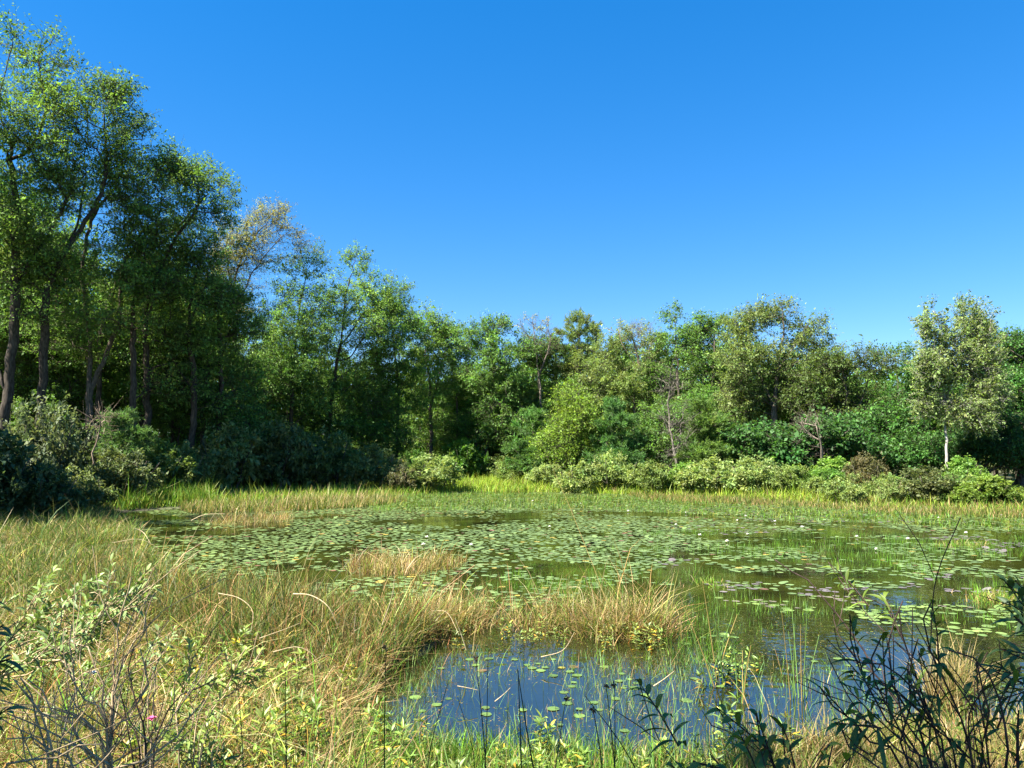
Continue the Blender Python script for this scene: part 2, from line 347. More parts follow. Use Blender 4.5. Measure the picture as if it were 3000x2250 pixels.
GREEN, DEEP, LIGHT, OLIVE, GOLD, YELL, BLUEG, PALE, MID = [scaled(c, 1.15) for c in (GREEN, DEEP, LIGHT, OLIVE, GOLD, (0.150, 0.235, 0.028), (0.060, 0.150, 0.030), PALE, MID)]
def hero(name, label, cat, seed, Y, trunks, lobes, natt, r_base, col, group=None, wcol=(1, 1, 1), depth=0.85, **kw):
    """trunks and lobes are given as seen from the path, in picture units, then turned into metres round the tree's own base"""
    rng = np.random.default_rng(seed+999); k_ = Y/FPX
    bx = trunks[0][0][0]; X0 = float(at(bx, 1330, Y)[0]); z0 = zat(X0, Y); base = np.array([X0, Y, z0])
    tr = []
    for t in trunks:
        q = np.array([at(x, y, Y) for x, y in t]) - base
        if abs(t[0][1]-trunks[0][0][1]) < 60: q[0, 2] = 0
        off = np.cumsum(rng.normal(0, 0.28, len(q))); off -= off[0]; q[:, 1] += off
        if t is not trunks[0] and q[0, 2] == 0: q[:, 1] += 0.3
        tr.append(q)
    lb = []
    for l in lobes:
        c = at(l[0], l[1], Y) - base; rx, rz = l[2]*k_, l[3]*k_
        lb.append((c[0], rng.normal(0, 0.35*rx), c[2], rx, max(rx*depth, 0.8), rz) + ((l[4],) if len(l) > 4 else ()))
    if kw.get('style') != 'pine' and kw.get('bare', 0) < .4:
        kw['nl'] = max(6, int(kw.get('nl', 14)*.72)); kw['spray'] = kw.get('spray', .55)*1.35; kw.setdefault('flat', .34)
        natt = int(natt*(1.05 if seed < 15 else 1.4)); kw['gap'] = kw.get('gap', .35) + .12; kw['leaf'] = kw.get('leaf', .13)*(.76 if seed < 20 else .86); kw['nl'] = int(kw['nl']*(1.4 if seed < 20 else 1.2))
    if seed < 15: col = (.128, .220, .044)
    if seed < 20: wcol = tuple(c*.55 for c in wcol)
    w, lf = grow(seed, tr, lb, natt, r_base*(.55 if seed < 20 else .72), **kw)
    o = thing(name, label, cat, base, group=group)
    link('trunk' if cat == 'tree' else 'stems', w, o, col=wcol)
    if lf: link('crown' if cat == 'tree' else 'foliage', lf, o, col=col)
    return o

# ------------------------------------------------------------------ trees that stand out, left shore first
hero('broadleaf_tree', 'tallest tree of the left shore, with forked dark trunk and open airy crown', 'tree', 11, 30,
     [[(5,1330),(15,1150),(38,950),(55,720),(48,560),(45,460)], [(45,470),(95,390),(130,290),(105,170)], [(45,480),(20,320),(55,150)], [(52,820),(120,720),(170,580),(225,480)], [(15,1150),(-60,950),(-120,700)]],
     [(50,230,105,120),(125,150,70,70),(15,400,130,120),(150,420,100,110),(60,610,160,120),(-90,640,120,180),(170,520,80,80),(30,130,60,60)], 430, 0.36, MID, nl=13, spray=0.6, gap=0.5, leaf=0.15)
hero('broadleaf_tree', 'tall slender tree beside the highest one, its loose top leaning out toward the sky', 'tree', 12, 31,
     [[(115,1330),(120,1100),(150,900),(190,760),(275,600),(300,480),(300,330)], [(190,760),(215,600),(230,450),(240,330)]],
     [(295,265,70,55),(240,345,95,85),(335,430,85,90),(250,560,120,100),(180,720,140,110),(90,850,150,120),(320,330,50,50)], 400, 0.30, MID, nl=13, spray=0.55, gap=0.5, leaf=0.145)
hero('broadleaf_tree', 'dark tree with two grey stems spreading from low down and a ragged pointed top', 'tree', 13, 33,
     [[(258,1330),(262,1180),(245,950),(250,800),(310,650),(370,560),(410,470)], [(262,1150),(330,930),(350,780),(420,640)]],
     [(400,395,70,55),(445,480,90,70),(330,560,110,90),(430,630,120,90),(290,800,150,110),(200,960,150,110),(360,900,120,90)], 400, 0.27, MID, wcol=(1.7,1.65,1.55), nl=14, leaf=0.14, gap=0.45)
hero('broadleaf_tree', 'leaning tree with a broad rounded full crown, right of the ragged pointed one', 'tree', 14, 35,
     [[(290,1330),(300,1100),(325,920),(370,760),(450,610),(520,530)], [(370,760),(470,700),(560,600),(610,560)], [(430,1330),(430,1080),(442,900),(520,740),(600,640)]],
     [(545,530,105,55),(600,600,110,95),(620,700,95,100),(500,720,140,110),(400,850,150,110),(540,880,140,100),(470,1010,170,100),(655,640,45,70)], 520, 0.30, MID, nl=15, leaf=0.145)
hero('broadleaf_tree', 'thick dark broken trunk with a snapped limb among the left trees, low leafy branches', 'tree', 15, 37,
     [[(425,1340),(428,1150),(435,980),(440,900)], [(432,1000),(470,960),(500,930)], [(425,1180),(400,1080),(385,1010)]],
     [(450,1040,120,80),(400,950,100,60),(520,1120,100,80)], 110, 0.36, MID, wcol=(0.6,0.55,0.5))
hero('broadleaf_tree', 'thin half bare tree with sparse golden leaves and curving upper limbs', 'tree', 16, 44,
     [[(690,1340),(690,1000),(693,820),(722,720),(780,650),(800,610)], [(693,900),(760,790),(835,715),(870,690)], [(690,950),(670,800),(665,720)]],
     [(795,660,70,55),(850,715,60,50),(700,720,60,80,0.7),(680,850,80,90),(745,745,60,65),(665,770,45,70)], 290, 0.19, GOLD, wcol=(1.6,1.5,1.35), nl=11, gap=0.3, leaf=0.135, wl=0.4, twigs=6)
hero('broadleaf_tree', 'dark green dense tree under the sparse golden one', 'tree', 17, 45,
     [[(850,1350),(855,1100),(870,900),(890,780)], [(855,1050),(800,950),(790,880)]],
     [(895,768,70,48),(850,840,90,75),(880,950,120,100),(810,1060,130,100),(760,960,80,90),(880,1150,110,80)], 380, 0.22, MID, nl=15, leaf=0.15)
hero('broadleaf_tree', 'bushy light topped tree with a spiky crest, right of the sparse golden one', 'tree', 18, 48,
     [[(955,1350),(980,1150),(1010,1000),(1020,870),(1045,770)], [(1005,1010),(1080,900),(1110,860)]],
     [(1045,775,40,35),(1030,855,100,60),(1115,880,85,65),(1000,960,120,90),(1110,980,95,90),(1050,1080,130,90),(980,1170,120,80)], 430, 0.24, LIGHT, nl=15, leaf=0.15, wcol=(1.1,1.05,1))
hero('broadleaf_tree', 'narrow dark tree just right of the spiky crested one', 'tree', 19, 51,
     [[(1160,1370),(1165,1150),(1150,1000),(1155,900)]],
     [(1150,890,65,60),(1185,975,70,80),(1150,1080,90,90),(1160,1200,90,80)], 260, 0.18, GREEN, nl=15, leaf=0.15)
hero('broadleaf_tree', 'fresh light green tree at the notch between the left wood and the far shore', 'tree', 20, 54,
     [[(1265,1390),(1260,1150),(1250,1050),(1245,950)], [(1262,1200),(1290,1080),(1310,990)]],
     [(1240,945,55,42),(1290,985,60,55),(1250,1050,90,70),(1270,1130,80,80),(1260,1230,80,80)], 270, 0.2, LIGHT, nl=15, leaf=0.16)
hero('broadleaf_tree', 'slim feathery tree standing lowest on the skyline in the notch', 'tree', 21, 56,
     [[(1335,1390),(1340,1200),(1330,1080),(1325,990)]],
     [(1320,1000,45,40),(1345,1080,60,80),(1330,1200,75,90)], 190, 0.15, MID, nl=14, leaf=0.15)
for sd, px_, Y_m, lab, cc in [(71, -40, 29, 'low leafy tree at the left edge under the tallest tree', MID), (72, 95, 32, 'leafy understory tree between the two leftmost tall trunks', LIGHT), (73, 195, 31, 'bushy understory tree half hiding the pale forked stems', MID),
        (74, 345, 38, 'understory tree with airy light leaves left of the broken trunk', LIGHT), (75, 505, 35, 'dark understory tree right of the broken trunk', GREEN), (76, 700, 40, 'dense understory tree at the foot of the golden one', MID), (77, 830, 43, 'low spreading tree above the shaded shrubs', GREEN)]:
    Y_m += 5; y0 = {71: 880, 72: 900, 73: 960, 74: 900, 75: 1000, 76: 1040, 77: 1120}[sd]
    hero('broadleaf_tree', lab, 'tree', sd, Y_m, [[(px_,1350),(px_+6,1200),(px_-10,y0+60),(px_+5,y0)]], [(px_,y0,55,50),(px_-50,y0+90,75,60),(px_+55,y0+110,75,60),(px_-10,y0+190,110,70),(px_+20,y0+270,95,60)], 200, 0.12, cc, nl=13, leaf=0.12, gap=0.4)
for sd, tp, lab in [(81, [(-40,1330),(-30,1100),(-45,800),(-20,560)], 'slim dark trunk at the left edge with leaves only high up'), (82, [(75,1330),(85,1100),(75,850),(100,640)], 'slim dark trunk just right of the tallest tree'), (83, [(185,1330),(178,1120),(190,900),(165,700)], 'slim trunk between the pointed tree and the slender leaning one'),
                    (84, [(390,1340),(395,1100),(385,900),(410,720)], 'slim straight trunk left of the broken one'), (85, [(560,1350),(565,1150),(550,950),(580,760)], 'slim dark trunk under the broad rounded crown'), (86, [(640,1350),(645,1180),(655,1000),(640,860)], 'slim trunk left of the golden tree')]:
    tx, ty = tp[-1]; hero('broadleaf_tree', lab, 'tree', sd, 33.5 + (sd % 3)*2, [tp, [tp[2], (tp[2][0]+50, ty+70)], [tp[1], (tp[1][0]-70, tp[1][1]-110)]], [(tx,ty+10,80,60),(tx+50,ty+110,80,60),(tx-60,ty+220,80,40),(tx+30,ty+400,110,40,.6)], 150, .2, MID, wcol=(.65,.6,.55), nl=13, leaf=.13)
# far shore
hero('broadleaf_tree', 'round topped tree with a straight dark stem showing below its crown on the far shore', 'tree', 31, 53,
     [[(1425,1390),(1430,1250),(1445,1100),(1455,960)], [(1430,1230),(1480,1110),(1500,1020)]],
     [(1452,968,55,38),(1400,1005,55,50),(1485,1035,80,60),(1440,1120,90,75),(1470,1230,80,80)], 290, 0.2, MID, nl=15, leaf=0.16)
hero('dead_topped_tree', 'tree with a bare reddish brown dead top poking above the far wood', 'tree', 32, 53,
     [[(1585,1380),(1585,1180),(1572,1040),(1560,920)], [(1578,1100),(1610,1010),(1600,930)], [(1583,1150),(1545,1040)]],
     [(1570,970,55,45),(1590,1010,50,50)], 110, 0.11, GOLD, bare=0.9, wcol=(1.4,1.4,1.4), twigs=4, rmin=0.010, nl=6)
hero('broadleaf_tree', 'leafy tree wrapped around the foot of the bare reddish dead top', 'tree', 33, 54.5,
     [[(1560,1380),(1575,1180),(1590,1040)]], [(1590,1040,70,55),(1550,1110,80,80),(1600,1200,85,90)], 240, 0.17, MID, nl=15, leaf=0.16)
hero('pine_tree', 'tall pine whose flat needled top stands out of the far skyline', 'tree', 34, 55,
     [[(1695,1380),(1692,1150),(1695,1000),(1695,930)]], [(1695,945,38,22),(1720,975,60,22),(1665,985,45,18),(1690,1020,75,25),(1680,1075,80,40)], 200, 0.2, OLIVE, style='pine', leaf=0.24, wl=0.13, nl=26, twigs=6, spray=0.4, flat=0.4, gap=0.1)
hero('broadleaf_tree', 'olive tree leaning in front of the tall flat topped pine', 'tree', 35, 52,
     [[(1750,1390),(1755,1200),(1770,1080),(1780,1020)]], [(1785,1020,55,45),(1750,1090,80,65),(1770,1180,80,80)], 240, 0.18, OLIVE, nl=14, leaf=0.15)
hero('broadleaf_tree', 'thin grey tree with nearly leafless hazy top and forked stem, on the far shore', 'tree', 36, 51,
     [[(1885,1370),(1885,1220),(1875,1080),(1850,960)], [(1885,1210),(1920,1090),(1930,990)], [(1878,1100),(1820,1010),(1810,960)]],
     [(1815,965,55,38),(1880,985,60,45),(1910,1050,60,60)], 190, 0.16, PALE, bare=0.45, nl=9, wcol=(1.9,1.8,1.7), leaf=0.11, twigs=6)
hero('broadleaf_tree', 'tree with small knob shaped crest above the far wood, left of the olive oak', 'tree', 37, 50,
     [[(1985,1380),(1985,1200),(1985,1050),(1978,930)]], [(1978,930,38,32),(1995,1010,75,55),(1960,1110,85,80),(1990,1220,85,80)], 300, 0.2, MID, nl=15, leaf=0.16)
hero('broadleaf_tree', 'full bright green tree between the knob crested one and the broad olive oak', 'tree', 38, 49,
     [[(2080,1390),(2080,1200),(2085,1060),(2090,960)]], [(2090,962,65,38),(2050,1030,80,70),(2110,1100,85,80),(2060,1220,95,80)], 330, 0.2, MID, nl=16, leaf=0.16)
hero('oak_tree', 'broad olive oak, highest of the far shore, with open branches spreading to the right', 'tree', 39, 44,
     [[(2265,1390),(2260,1230),(2275,1070),(2290,970),(2285,900)], [(2275,1090),(2330,1010),(2390,970)], [(2270,1110),(2340,1060),(2420,1040)], [(2262,1180),(2210,1060),(2190,980)]],
     [(2270,922,75,38),(2195,965,85,55),(2365,975,75,50),(2415,1035,45,38),(2180,1060,100,70),(2290,1060,100,60),(2200,1170,120,70)], 470, 0.27, OLIVE, nl=12, leaf=0.15, gap=0.3, spray=0.5)
hero('broadleaf_tree', 'lower lumpy tree on the far shore, right of the broad olive oak', 'tree', 40, 42,
     [[(2480,1400),(2480,1270),(2470,1150),(2450,1080)], [(2480,1260),(2530,1150),(2545,1080)]],
     [(2445,1080,70,48),(2540,1075,75,48),(2400,1150,90,70),(2530,1170,95,80),(2450,1250,90,60)], 380, 0.22, (0.095,0.145,0.035), nl=14, leaf=0.14)
hero('locust_tree', 'blue green tree with flat layered sprays of leaves, just left of the poplar', 'tree', 41, 44,
     [[(2635,1400),(2640,1250),(2640,1130),(2625,1040)], [(2640,1200),(2690,1110),(2700,1070)]],
     [(2625,1042,55,14),(2690,1072,45,14),(2650,1095,60,18),(2650,1150,75,45),(2640,1250,85,75)], 230, 0.18, BLUEG, nl=17, leaf=0.15, flat=0.25, gap=0.2)
hero('poplar_tree', 'tall pale poplar with white trunks and upright plumes of leaves near the right edge', 'tree', 42, 36,
     [[(2778,1425),(2775,1270),(2765,1100),(2745,950),(2735,910)], [(2796,1425),(2805,1260),(2825,1080),(2845,960),(2850,905)], [(2815,1180),(2870,1050),(2895,950)]],
     [(2726,970,27,78),(2840,950,33,85),(2900,975,25,70),(2715,1085,38,65),(2840,1080,58,80),(2775,1110,45,85),(2885,1140,50,75),(2850,1215,60,55),(2725,1180,35,50),(2790,1200,40,40),(2785,1020,32,70),(2870,1050,38,70),(2755,1060,38,60)], 560, 0.085, (.175,.24,.075), wcol=(1,1,1), trunk_bark=PALEBARK, nl=14, leaf=0.10, wl=0.8, gap=0.1, spray=0.40, flat=1.0, droop=-0.3)
hero('broadleaf_tree', 'dark blue green tree cut by the right edge behind the poplar', 'tree', 43, 40,
     [[(2985,1420),(2985,1250),(2990,1120),(2990,1010)], [(2985,1250),(3040,1120)]],
     [(2985,1020,60,45),(2950,1110,75,80),(3010,1150,90,90),(2960,1260,85,80),(3060,1060,80,80)], 360, 0.24, BLUEG, nl=15, leaf=0.15)
# second tier at the water's edge of the far shore
hero('broadleaf_tree', 'young yellow green tree glowing in the middle of the far shore', 'tree', 51, 44,
     [[(1690,1420),(1690,1300),(1680,1200),(1675,1150)]], [(1675,1180,48,38),(1695,1245,65,55),(1650,1300,75,60),(1710,1330,55,40)], 240, 0.11, YELL, nl=15, leaf=0.13)
hero('pine_tree', 'young blue green pine with soft tufted boughs beside the yellow green tree', 'tree', 52, 43,
     [[(1800,1430),(1800,1320),(1800,1190)]], [(1800,1195,30,25),(1800,1245,55,28),(1805,1295,75,28),(1795,1345,85,30),(1800,1385,80,20)], 210, 0.11, (0.085,0.185,0.045), style='pine', leaf=0.2, wl=0.16, nl=28, twigs=6, spray=0.38, flat=0.4, gap=0.05, yellow=0.1)
hero('pine_tree', 'young light green pine on the left of the yellow green tree', 'tree', 53, 46,
     [[(1560,1420),(1560,1320),(1562,1215)]], [(1562,1225,28,25),(1560,1265,50,25),(1555,1310,70,28),(1565,1350,80,28)], 190, 0.11, (0.10,0.20,0.045), style='pine', leaf=0.2, wl=0.16, nl=28, twigs=6, spray=0.38, flat=0.4, gap=0.05, yellow=0.12)
hero('pine_tree', 'young yellowish green pine right of the bare grey tree', 'tree', 54, 39,
     [[(2065,1430),(2065,1310),(2062,1190)]], [(2062,1200,26,24),(2062,1245,50,26),(2075,1290,68,26),(2060,1330,72,26),(2130,1330,50,24)], 220, 0.11, (0.12,0.205,0.04), style='pine', leaf=0.19, wl=0.16, nl=28, twigs=6, spray=0.36, flat=0.4, gap=0.05, yellow=0.15)
hero('dead_tree', 'small bare grey tree with crooked pale branches in front of the far wood', 'tree', 55, 38.5,
     [[(1975,1440),(1975,1330),(1962,1210),(1965,1080)], [(1972,1330),(2010,1300),(2030,1350)], [(1970,1290),(1935,1200)], [(1972,1340),(1945,1390)]],
     [(1965,1130,45,70),(1985,1240,60,60),(2000,1330,45,50)], 120, 0.10, PALE, bare=1.0, wcol=(1.5,1.6,1.65), twigs=4, rmin=0.011, droop=0.1)
hero('broadleaf_tree', 'deep green sapling tree with big leaves in shade under the broad olive oak', 'tree', 56, 38,
     [[(2230,1430),(2240,1350),(2245,1280)]], [(2230,1300,85,45),(2270,1350,85,45),(2180,1350,70,40)], 200, 0.11, DEEP, nl=13, leaf=0.2, wl=0.65, flat=0.35)
hero('broadleaf_tree', 'deep green broad tree whose lowest boughs hang over a dark hollow at the far shore', 'tree', 57, 39,
     [[(2400,1430),(2410,1330),(2430,1250)]], [(2400,1290,90,45),(2470,1320,80,50),(2350,1360,70,40)], 240, 0.13, DEEP, nl=13, leaf=0.19, wl=0.65, flat=0.35)
hero('dead_tree', 'fallen grey dead boughs hanging among the deep green leaves below the olive oak', 'tree', 58, 37,
     [[(2400,1440),(2395,1330),(2370,1250)], [(2395,1330),(2440,1290),(2480,1260)]], [(2365,1260,50,50),(2400,1320,40,50)], 70, 0.09, PALE, bare=1.0, wcol=(1.7,1.7,1.7), twigs=4, rmin=0.014, droop=0.15)
hero('broadleaf_tree', 'dark blue green spreading tree between the hollow and the poplar trunks', 'tree', 59, 40,
     [[(2600,1430),(2605,1330),(2620,1230)]], [(2600,1260,85,60),(2650,1330,90,55),(2560,1340,60,50)], 260, 0.14, BLUEG, nl=14, leaf=0.16, flat=0.4)
hero('broadleaf_tree', 'shady tree filling the lower wood right of the poplar trunks', 'tree', 60, 38.5,
     [[(2890,1430),(2900,1330),(2905,1230)]], [(2900,1240,75,55),(2880,1310,75,50),(2970,1330,90,50)], 240, 0.14, DEEP, nl=14, leaf=0.15)
hero('broadleaf_tree', 'green tree filling the wood behind the bare grey tree', 'tree', 61, 45,
     [[(1930,1420),(1935,1320),(1930,1230)]], [(1930,1240,70,60),(1890,1320,80,55),(1990,1320,60,50)], 240, 0.13, MID, nl=15, leaf=0.14)
hero('pine_tree', 'feathery pale green sapling pine in the gap of the left trees', 'tree', 62, 30,
     [[(350,1480),(352,1350),(355,1225)]], [(355,1235,22,22),(352,1275,45,25),(365,1320,60,25),(400,1290,35,22),(340,1360,60,25)], 150, 0.08, (0.10,0.19,0.05), style='pine', leaf=0.17, wl=0.13, nl=28, twigs=6, spray=0.34, flat=0.4, gap=0.05, yellow=0.15)
hero('sapling', 'leafless pale sapling leaning among the shaded left shrubs', 'tree', 63, 27.5,
     [[(245,1500),(262,1330),(285,1250),(305,1200)]], [(290,1250,25,30),(300,1220,25,25)], 26, 0.035, PALE, bare=1.0, wcol=(2.6,2.4,2.2), twigs=3, rmin=0.007)
hero('broadleaf_tree', 'dark leafy tree with drooping limbs in the shade right of the broken trunk', 'tree', 64, 39,
     [[(600,1350),(600,1200),(620,1080),(610,980)], [(600,1230),(540,1150),(470,1120)]], [(600,1010,110,80),(660,1110,110,80),(560,1160,110,80),(700,1210,90,70)], 330, 0.2, MID, nl=14, leaf=0.14)
hero('broadleaf_tree', 'green tree in front of the far left corner, its crown half in shade', 'tree', 65, 49,
     [[(1050,1370),(1060,1280),(1080,1200)]], [(1080,1210,90,60),(1040,1280,90,50),(1130,1290,80,50)], 230, 0.14, GREEN, nl=15, leaf=0.14)
hero('broadleaf_tree', 'slender shaded tree at the dark back corner of the pond', 'tree', 66, 54,
     [[(1400,1400),(1395,1330),(1400,1250)]], [(1400,1260,75,55),(1370,1330,70,45),(1470,1320,70,45)], 210, 0.12, GREEN, nl=15, leaf=0.15)
hero('broadleaf_tree', 'leafy tree tucked in close on the left of the poplar', 'tree', 67, 43,
     [[(2720,1420),(2720,1330),(2725,1230)]], [(2720,1240,70,60),(2700,1320,80,50)], 190, 0.13, MID, nl=15, leaf=0.15)

# ------------------------------------------------------------------ the wood behind: copies of a few trees
def proto(seed, H, R, low, nat=210, **kw):
    rng = np.random.default_rng(seed); ln = rng.normal(0, 0.5, 2)
    tr = [[(0, 0, 0), (ln[0]*.3, ln[1]*.3, H*.35), (ln[0]*.6, ln[1]*.6, H*.65), (ln[0], ln[1], H*.92)]]
    lb = []
    for k_ in range(7):
        t = k_/6; z = H*(low + (0.96-low)*t); r = R*(0.55 + 0.75*sin(pi*min(1, t*0.8+0.12)))*(0.6 if k_ == 6 else 1)*0.62; an = rng.random()*6.28
        lb.append((ln[0]*z/H + cos(an)*R*.35*(1-t*.7), ln[1]*z/H + sin(an)*R*.35*(1-t*.7), z, r, r, H*0.085))
    return grow(seed, tr, lb, nat, H*0.014, leaf=0.17, nl=13, twigs=7, twig_mesh=False, **kw)
protos = [proto(201, 12, 3.6, 0.30), proto(202, 12, 3.0, 0.25), proto(203, 12, 4.0, 0.42), proto(204, 12, 2.6, 0.2), proto(205, 12, 3.3, 0.5)]
def fill_tree(pr, x, y, h, rz, col, name, label, group):
    s_ = h/12; o = thing(name, label, 'tree', (x, y, zat(x, y)), rz, s_, group)
    link('trunk', pr[0], o); link('crown', pr[1], o, col=col)
rng = np.random.default_rng(77); cols = [LIGHT, MID, LIGHT, MID, OLIVE, LIGHT, GREEN, MID]
L1 = 'leafy tree of the left shore wood, mostly hidden behind the front trees'
L2 = 'leafy tree of the far shore wood, mostly hidden behind the front trees'
def skyline(px):                                                    # how high the wood behind may reach, seen from the path
    return np.interp(px, [-800, 0, 150, 300, 450, 650, 900, 1150, 1300, 1600, 2000, 2250, 2600, 3000, 3600], [520, 540, 580, 650, 700, 860, 930, 975, 990, 985, 975, 975, 1085, 1050, 1090])
for px, Y in [(20,37),(60,44),(140,40),(190,47),(250,43),(330,50),(360,41),(420,47),(500,53),(530,44),(590,49),(640,56),(700,50),(760,54),(790,60),(860,53),(930,58),(1000,55),(1060,60),(1110,57),(-60,46),(150,54),(440,60)]:
    p = at(px, skyline(px) + rng.uniform(20, 140), Y)
    fill_tree(protos[rng.integers(5)], p[0], Y, max(5, p[2]-zat(p[0], Y)), rng.random()*6.28, cols[rng.integers(8)], 'broadleaf_tree', L1, 'trees of the wood behind the left shore')
for px, Y in [(1180,62),(1230,60),(1290,63),(1350,66),(1400,60),(1470,64),(1520,60),(1560,66),(1630,61),(1680,67),(1740,60),(1800,64),(1850,58),(1900,62),(1950,57),(2010,60),(2060,55),(2130,58),(2180,52),(2260,55),(2330,51),(2390,54),(2450,49),(2520,52),(2570,48),(2640,51),(2700,48),(2770,47),(2840,45),(2900,48),(2960,47),(3060,42),(3150,46),(3250,40),(2800,55),(2500,60),(2200,63)]:
    p = at(px, skyline(px) + rng.uniform(-5, 90), Y)
    fill_tree(protos[rng.integers(5)], p[0], Y, max(4.5, p[2]-zat(p[0], Y)), rng.random()*6.28, cols[rng.integers(8)], 'broadleaf_tree', L2, 'trees of the wood behind the far shore')
for px in range(1330, 3060, 75):
    Y = np.interp(px, [1300, 1700, 2300, 3000], [57, 52, 46.5, 43]) + rng.uniform(-1, 1); p = at(px, skyline(px) + rng.uniform(70, 190), Y)
    fill_tree(protos[[1, 3, 0][rng.integers(3)]], p[0], Y, max(4, p[2]-zat(p[0], Y)), rng.random()*6.28, cols[rng.integers(8)], 'broadleaf_tree', L2, 'trees of the wood behind the far shore')
pu = [proto(211, 12, 5.5, 0.12, 120), proto(212, 12, 4.5, 0.1, 110)]
for px, Y in [(-200,29),(-60,34),(40,33),(90,36),(130,33),(170,38),(230,36),(300,40),(350,37),(410,42),(470,40),(520,39),(570,43),(640,42),(690,46),(740,45),(800,49),(850,48),(910,52),(960,50),(1030,53),(1120,55),(1190,57),(1250,57),(1310,59),(1360,57),(1440,57),(1500,57)]:
    p = at(px, 1330, Y)
    fill_tree(pu[rng.integers(2)], p[0], Y, rng.uniform(3.2, 6.5), rng.random()*6.28, cols[rng.integers(4)], 'sapling', 'leafy sapling in the shade between the trunks of the left wood', 'saplings under the left wood')
for px, Y in [(1620,50),(1740,48),(1850,47),(2010,45),(2120,43),(2180,44),(2310,42),(2360,43),(2520,41),(2560,44),(2680,41),(2860,41),(2940,43),(3040,38),(2780,42)]:
    p = at(px, 1330, Y)
    fill_tree(pu[rng.integers(2)], p[0], Y, rng.uniform(2.6, 4.6), rng.random()*6.28, cols[rng.integers(8)], 'sapling', 'leafy sapling filling the wood edge behind the far shrubs', 'saplings behind the far shrubs')
# trees behind the path, out of the picture: they shade the bush on the right and the near bank
for x, y, h, pr in [(-4.9, -1.3, 11.0, 0), (-2.6, -3.6, 10.0, 3), (-19.5, 17.5, 14, 0)]:
    fill_tree(protos[pr], x, y, h, 1.0, MID, 'broadleaf_tree', 'tree standing outside the picture that shades the bank', 'trees outside the picture')
def far_wood():                                                     # beyond all single trees: one mass
    b = MB(); rng = np.random.default_rng(5); n = 60000
    an = rng.uniform(-1.0, 0.8, n); R = rng.uniform(66, 100, n); x = np.sin(an)*R; y = np.cos(an)*R
    top = 7.0 + 2.2*N2.fbm(an*14, R*0.06) + np.clip(-an-0.15, 0, 1)*9; z = terrain(x, y) + top*rng.random(n)**0.8
    leaf_quads(b, np.stack([x, y, z], 1), rng.normal(size=(n, 3)), UP + rng.normal(0, 0.6, (n, 3)), rng.uniform(0.35, 0.75, n), 0.6, leaf_tint(rng, n, None, 0.3))
    tag(link('far_wood', b.mesh('far_wood', LEAF), col=GREEN), 'far wood reading as one green mass beyond the single trees', 'wood', kind='stuff')
far_wood()

# ------------------------------------------------------------------ shrubs along the shore
def shrub_proto(seed, nat=150, leaf=0.11, bark=BARK, **kw):
    rng = np.random.default_rng(seed); tr = []
    for k_ in range(6):
        an = k_*1.05 + rng.random()*.6; r0 = 0.15 + rng.random()*.25; r1 = 0.5+rng.random()*.45
        tr.append([(cos(an)*r0, sin(an)*r0, 0), (cos(an)*(r0+r1)*.6, sin(an)*(r0+r1)*.6, .6), (cos(an)*(r0+r1), sin(an)*(r0+r1), 1.15+rng.random()*.3)])
    lb = [(0, 0, 1.1, 1.0, 1.0, 0.55), (0.5, 0.2, 0.75, 0.75, 0.75, 0.5), (-0.55, -0.2, 0.8, 0.75, 0.75, 0.5), (0.1, -0.6, 0.7, 0.7, 0.6, 0.45), (0.1, 0.6, 0.75, 0.7, 0.6, 0.5), (rng.normal()*.4, 0, 1.45, .4, .4, .25)]
    return grow(seed, tr, lb, nat, 0.035, leaf=leaf, nl=12, twigs=7, spray=0.26, gap=0.25, rmin=0.006, twig_mesh=False, trunk_bark=bark, **kw)
SP = [shrub_proto(301), shrub_proto(302, 170, 0.10), shrub_proto(303, 140, 0.13), shrub_proto(304, 150, 0.10), shrub_proto(305, 90, 0.1, TWIG)]
rng = np.random.default_rng(8)
def shrub(label, px, base, top, hw, pr, col, group=None):
    p = ground(px, base, 0.08); Y = p[1]; h = (at(px, top - 6, Y)[2] - 0.05)*rng.uniform(.88, 1.15); w = hw*1.12/FPX*Y
    o = thing('shrub', label, 'shrub', (p[0], Y + w*0.6, zat(p[0], Y + w*0.6)), rng.random()*6.28, (w/1.25*rng.uniform(.85, 1.15), w/1.25*0.9, h/1.72), group)
    link('stems', SP[pr][0], o, col=(.8, .8, .8)); link('foliage', SP[pr][1], o, col=col)
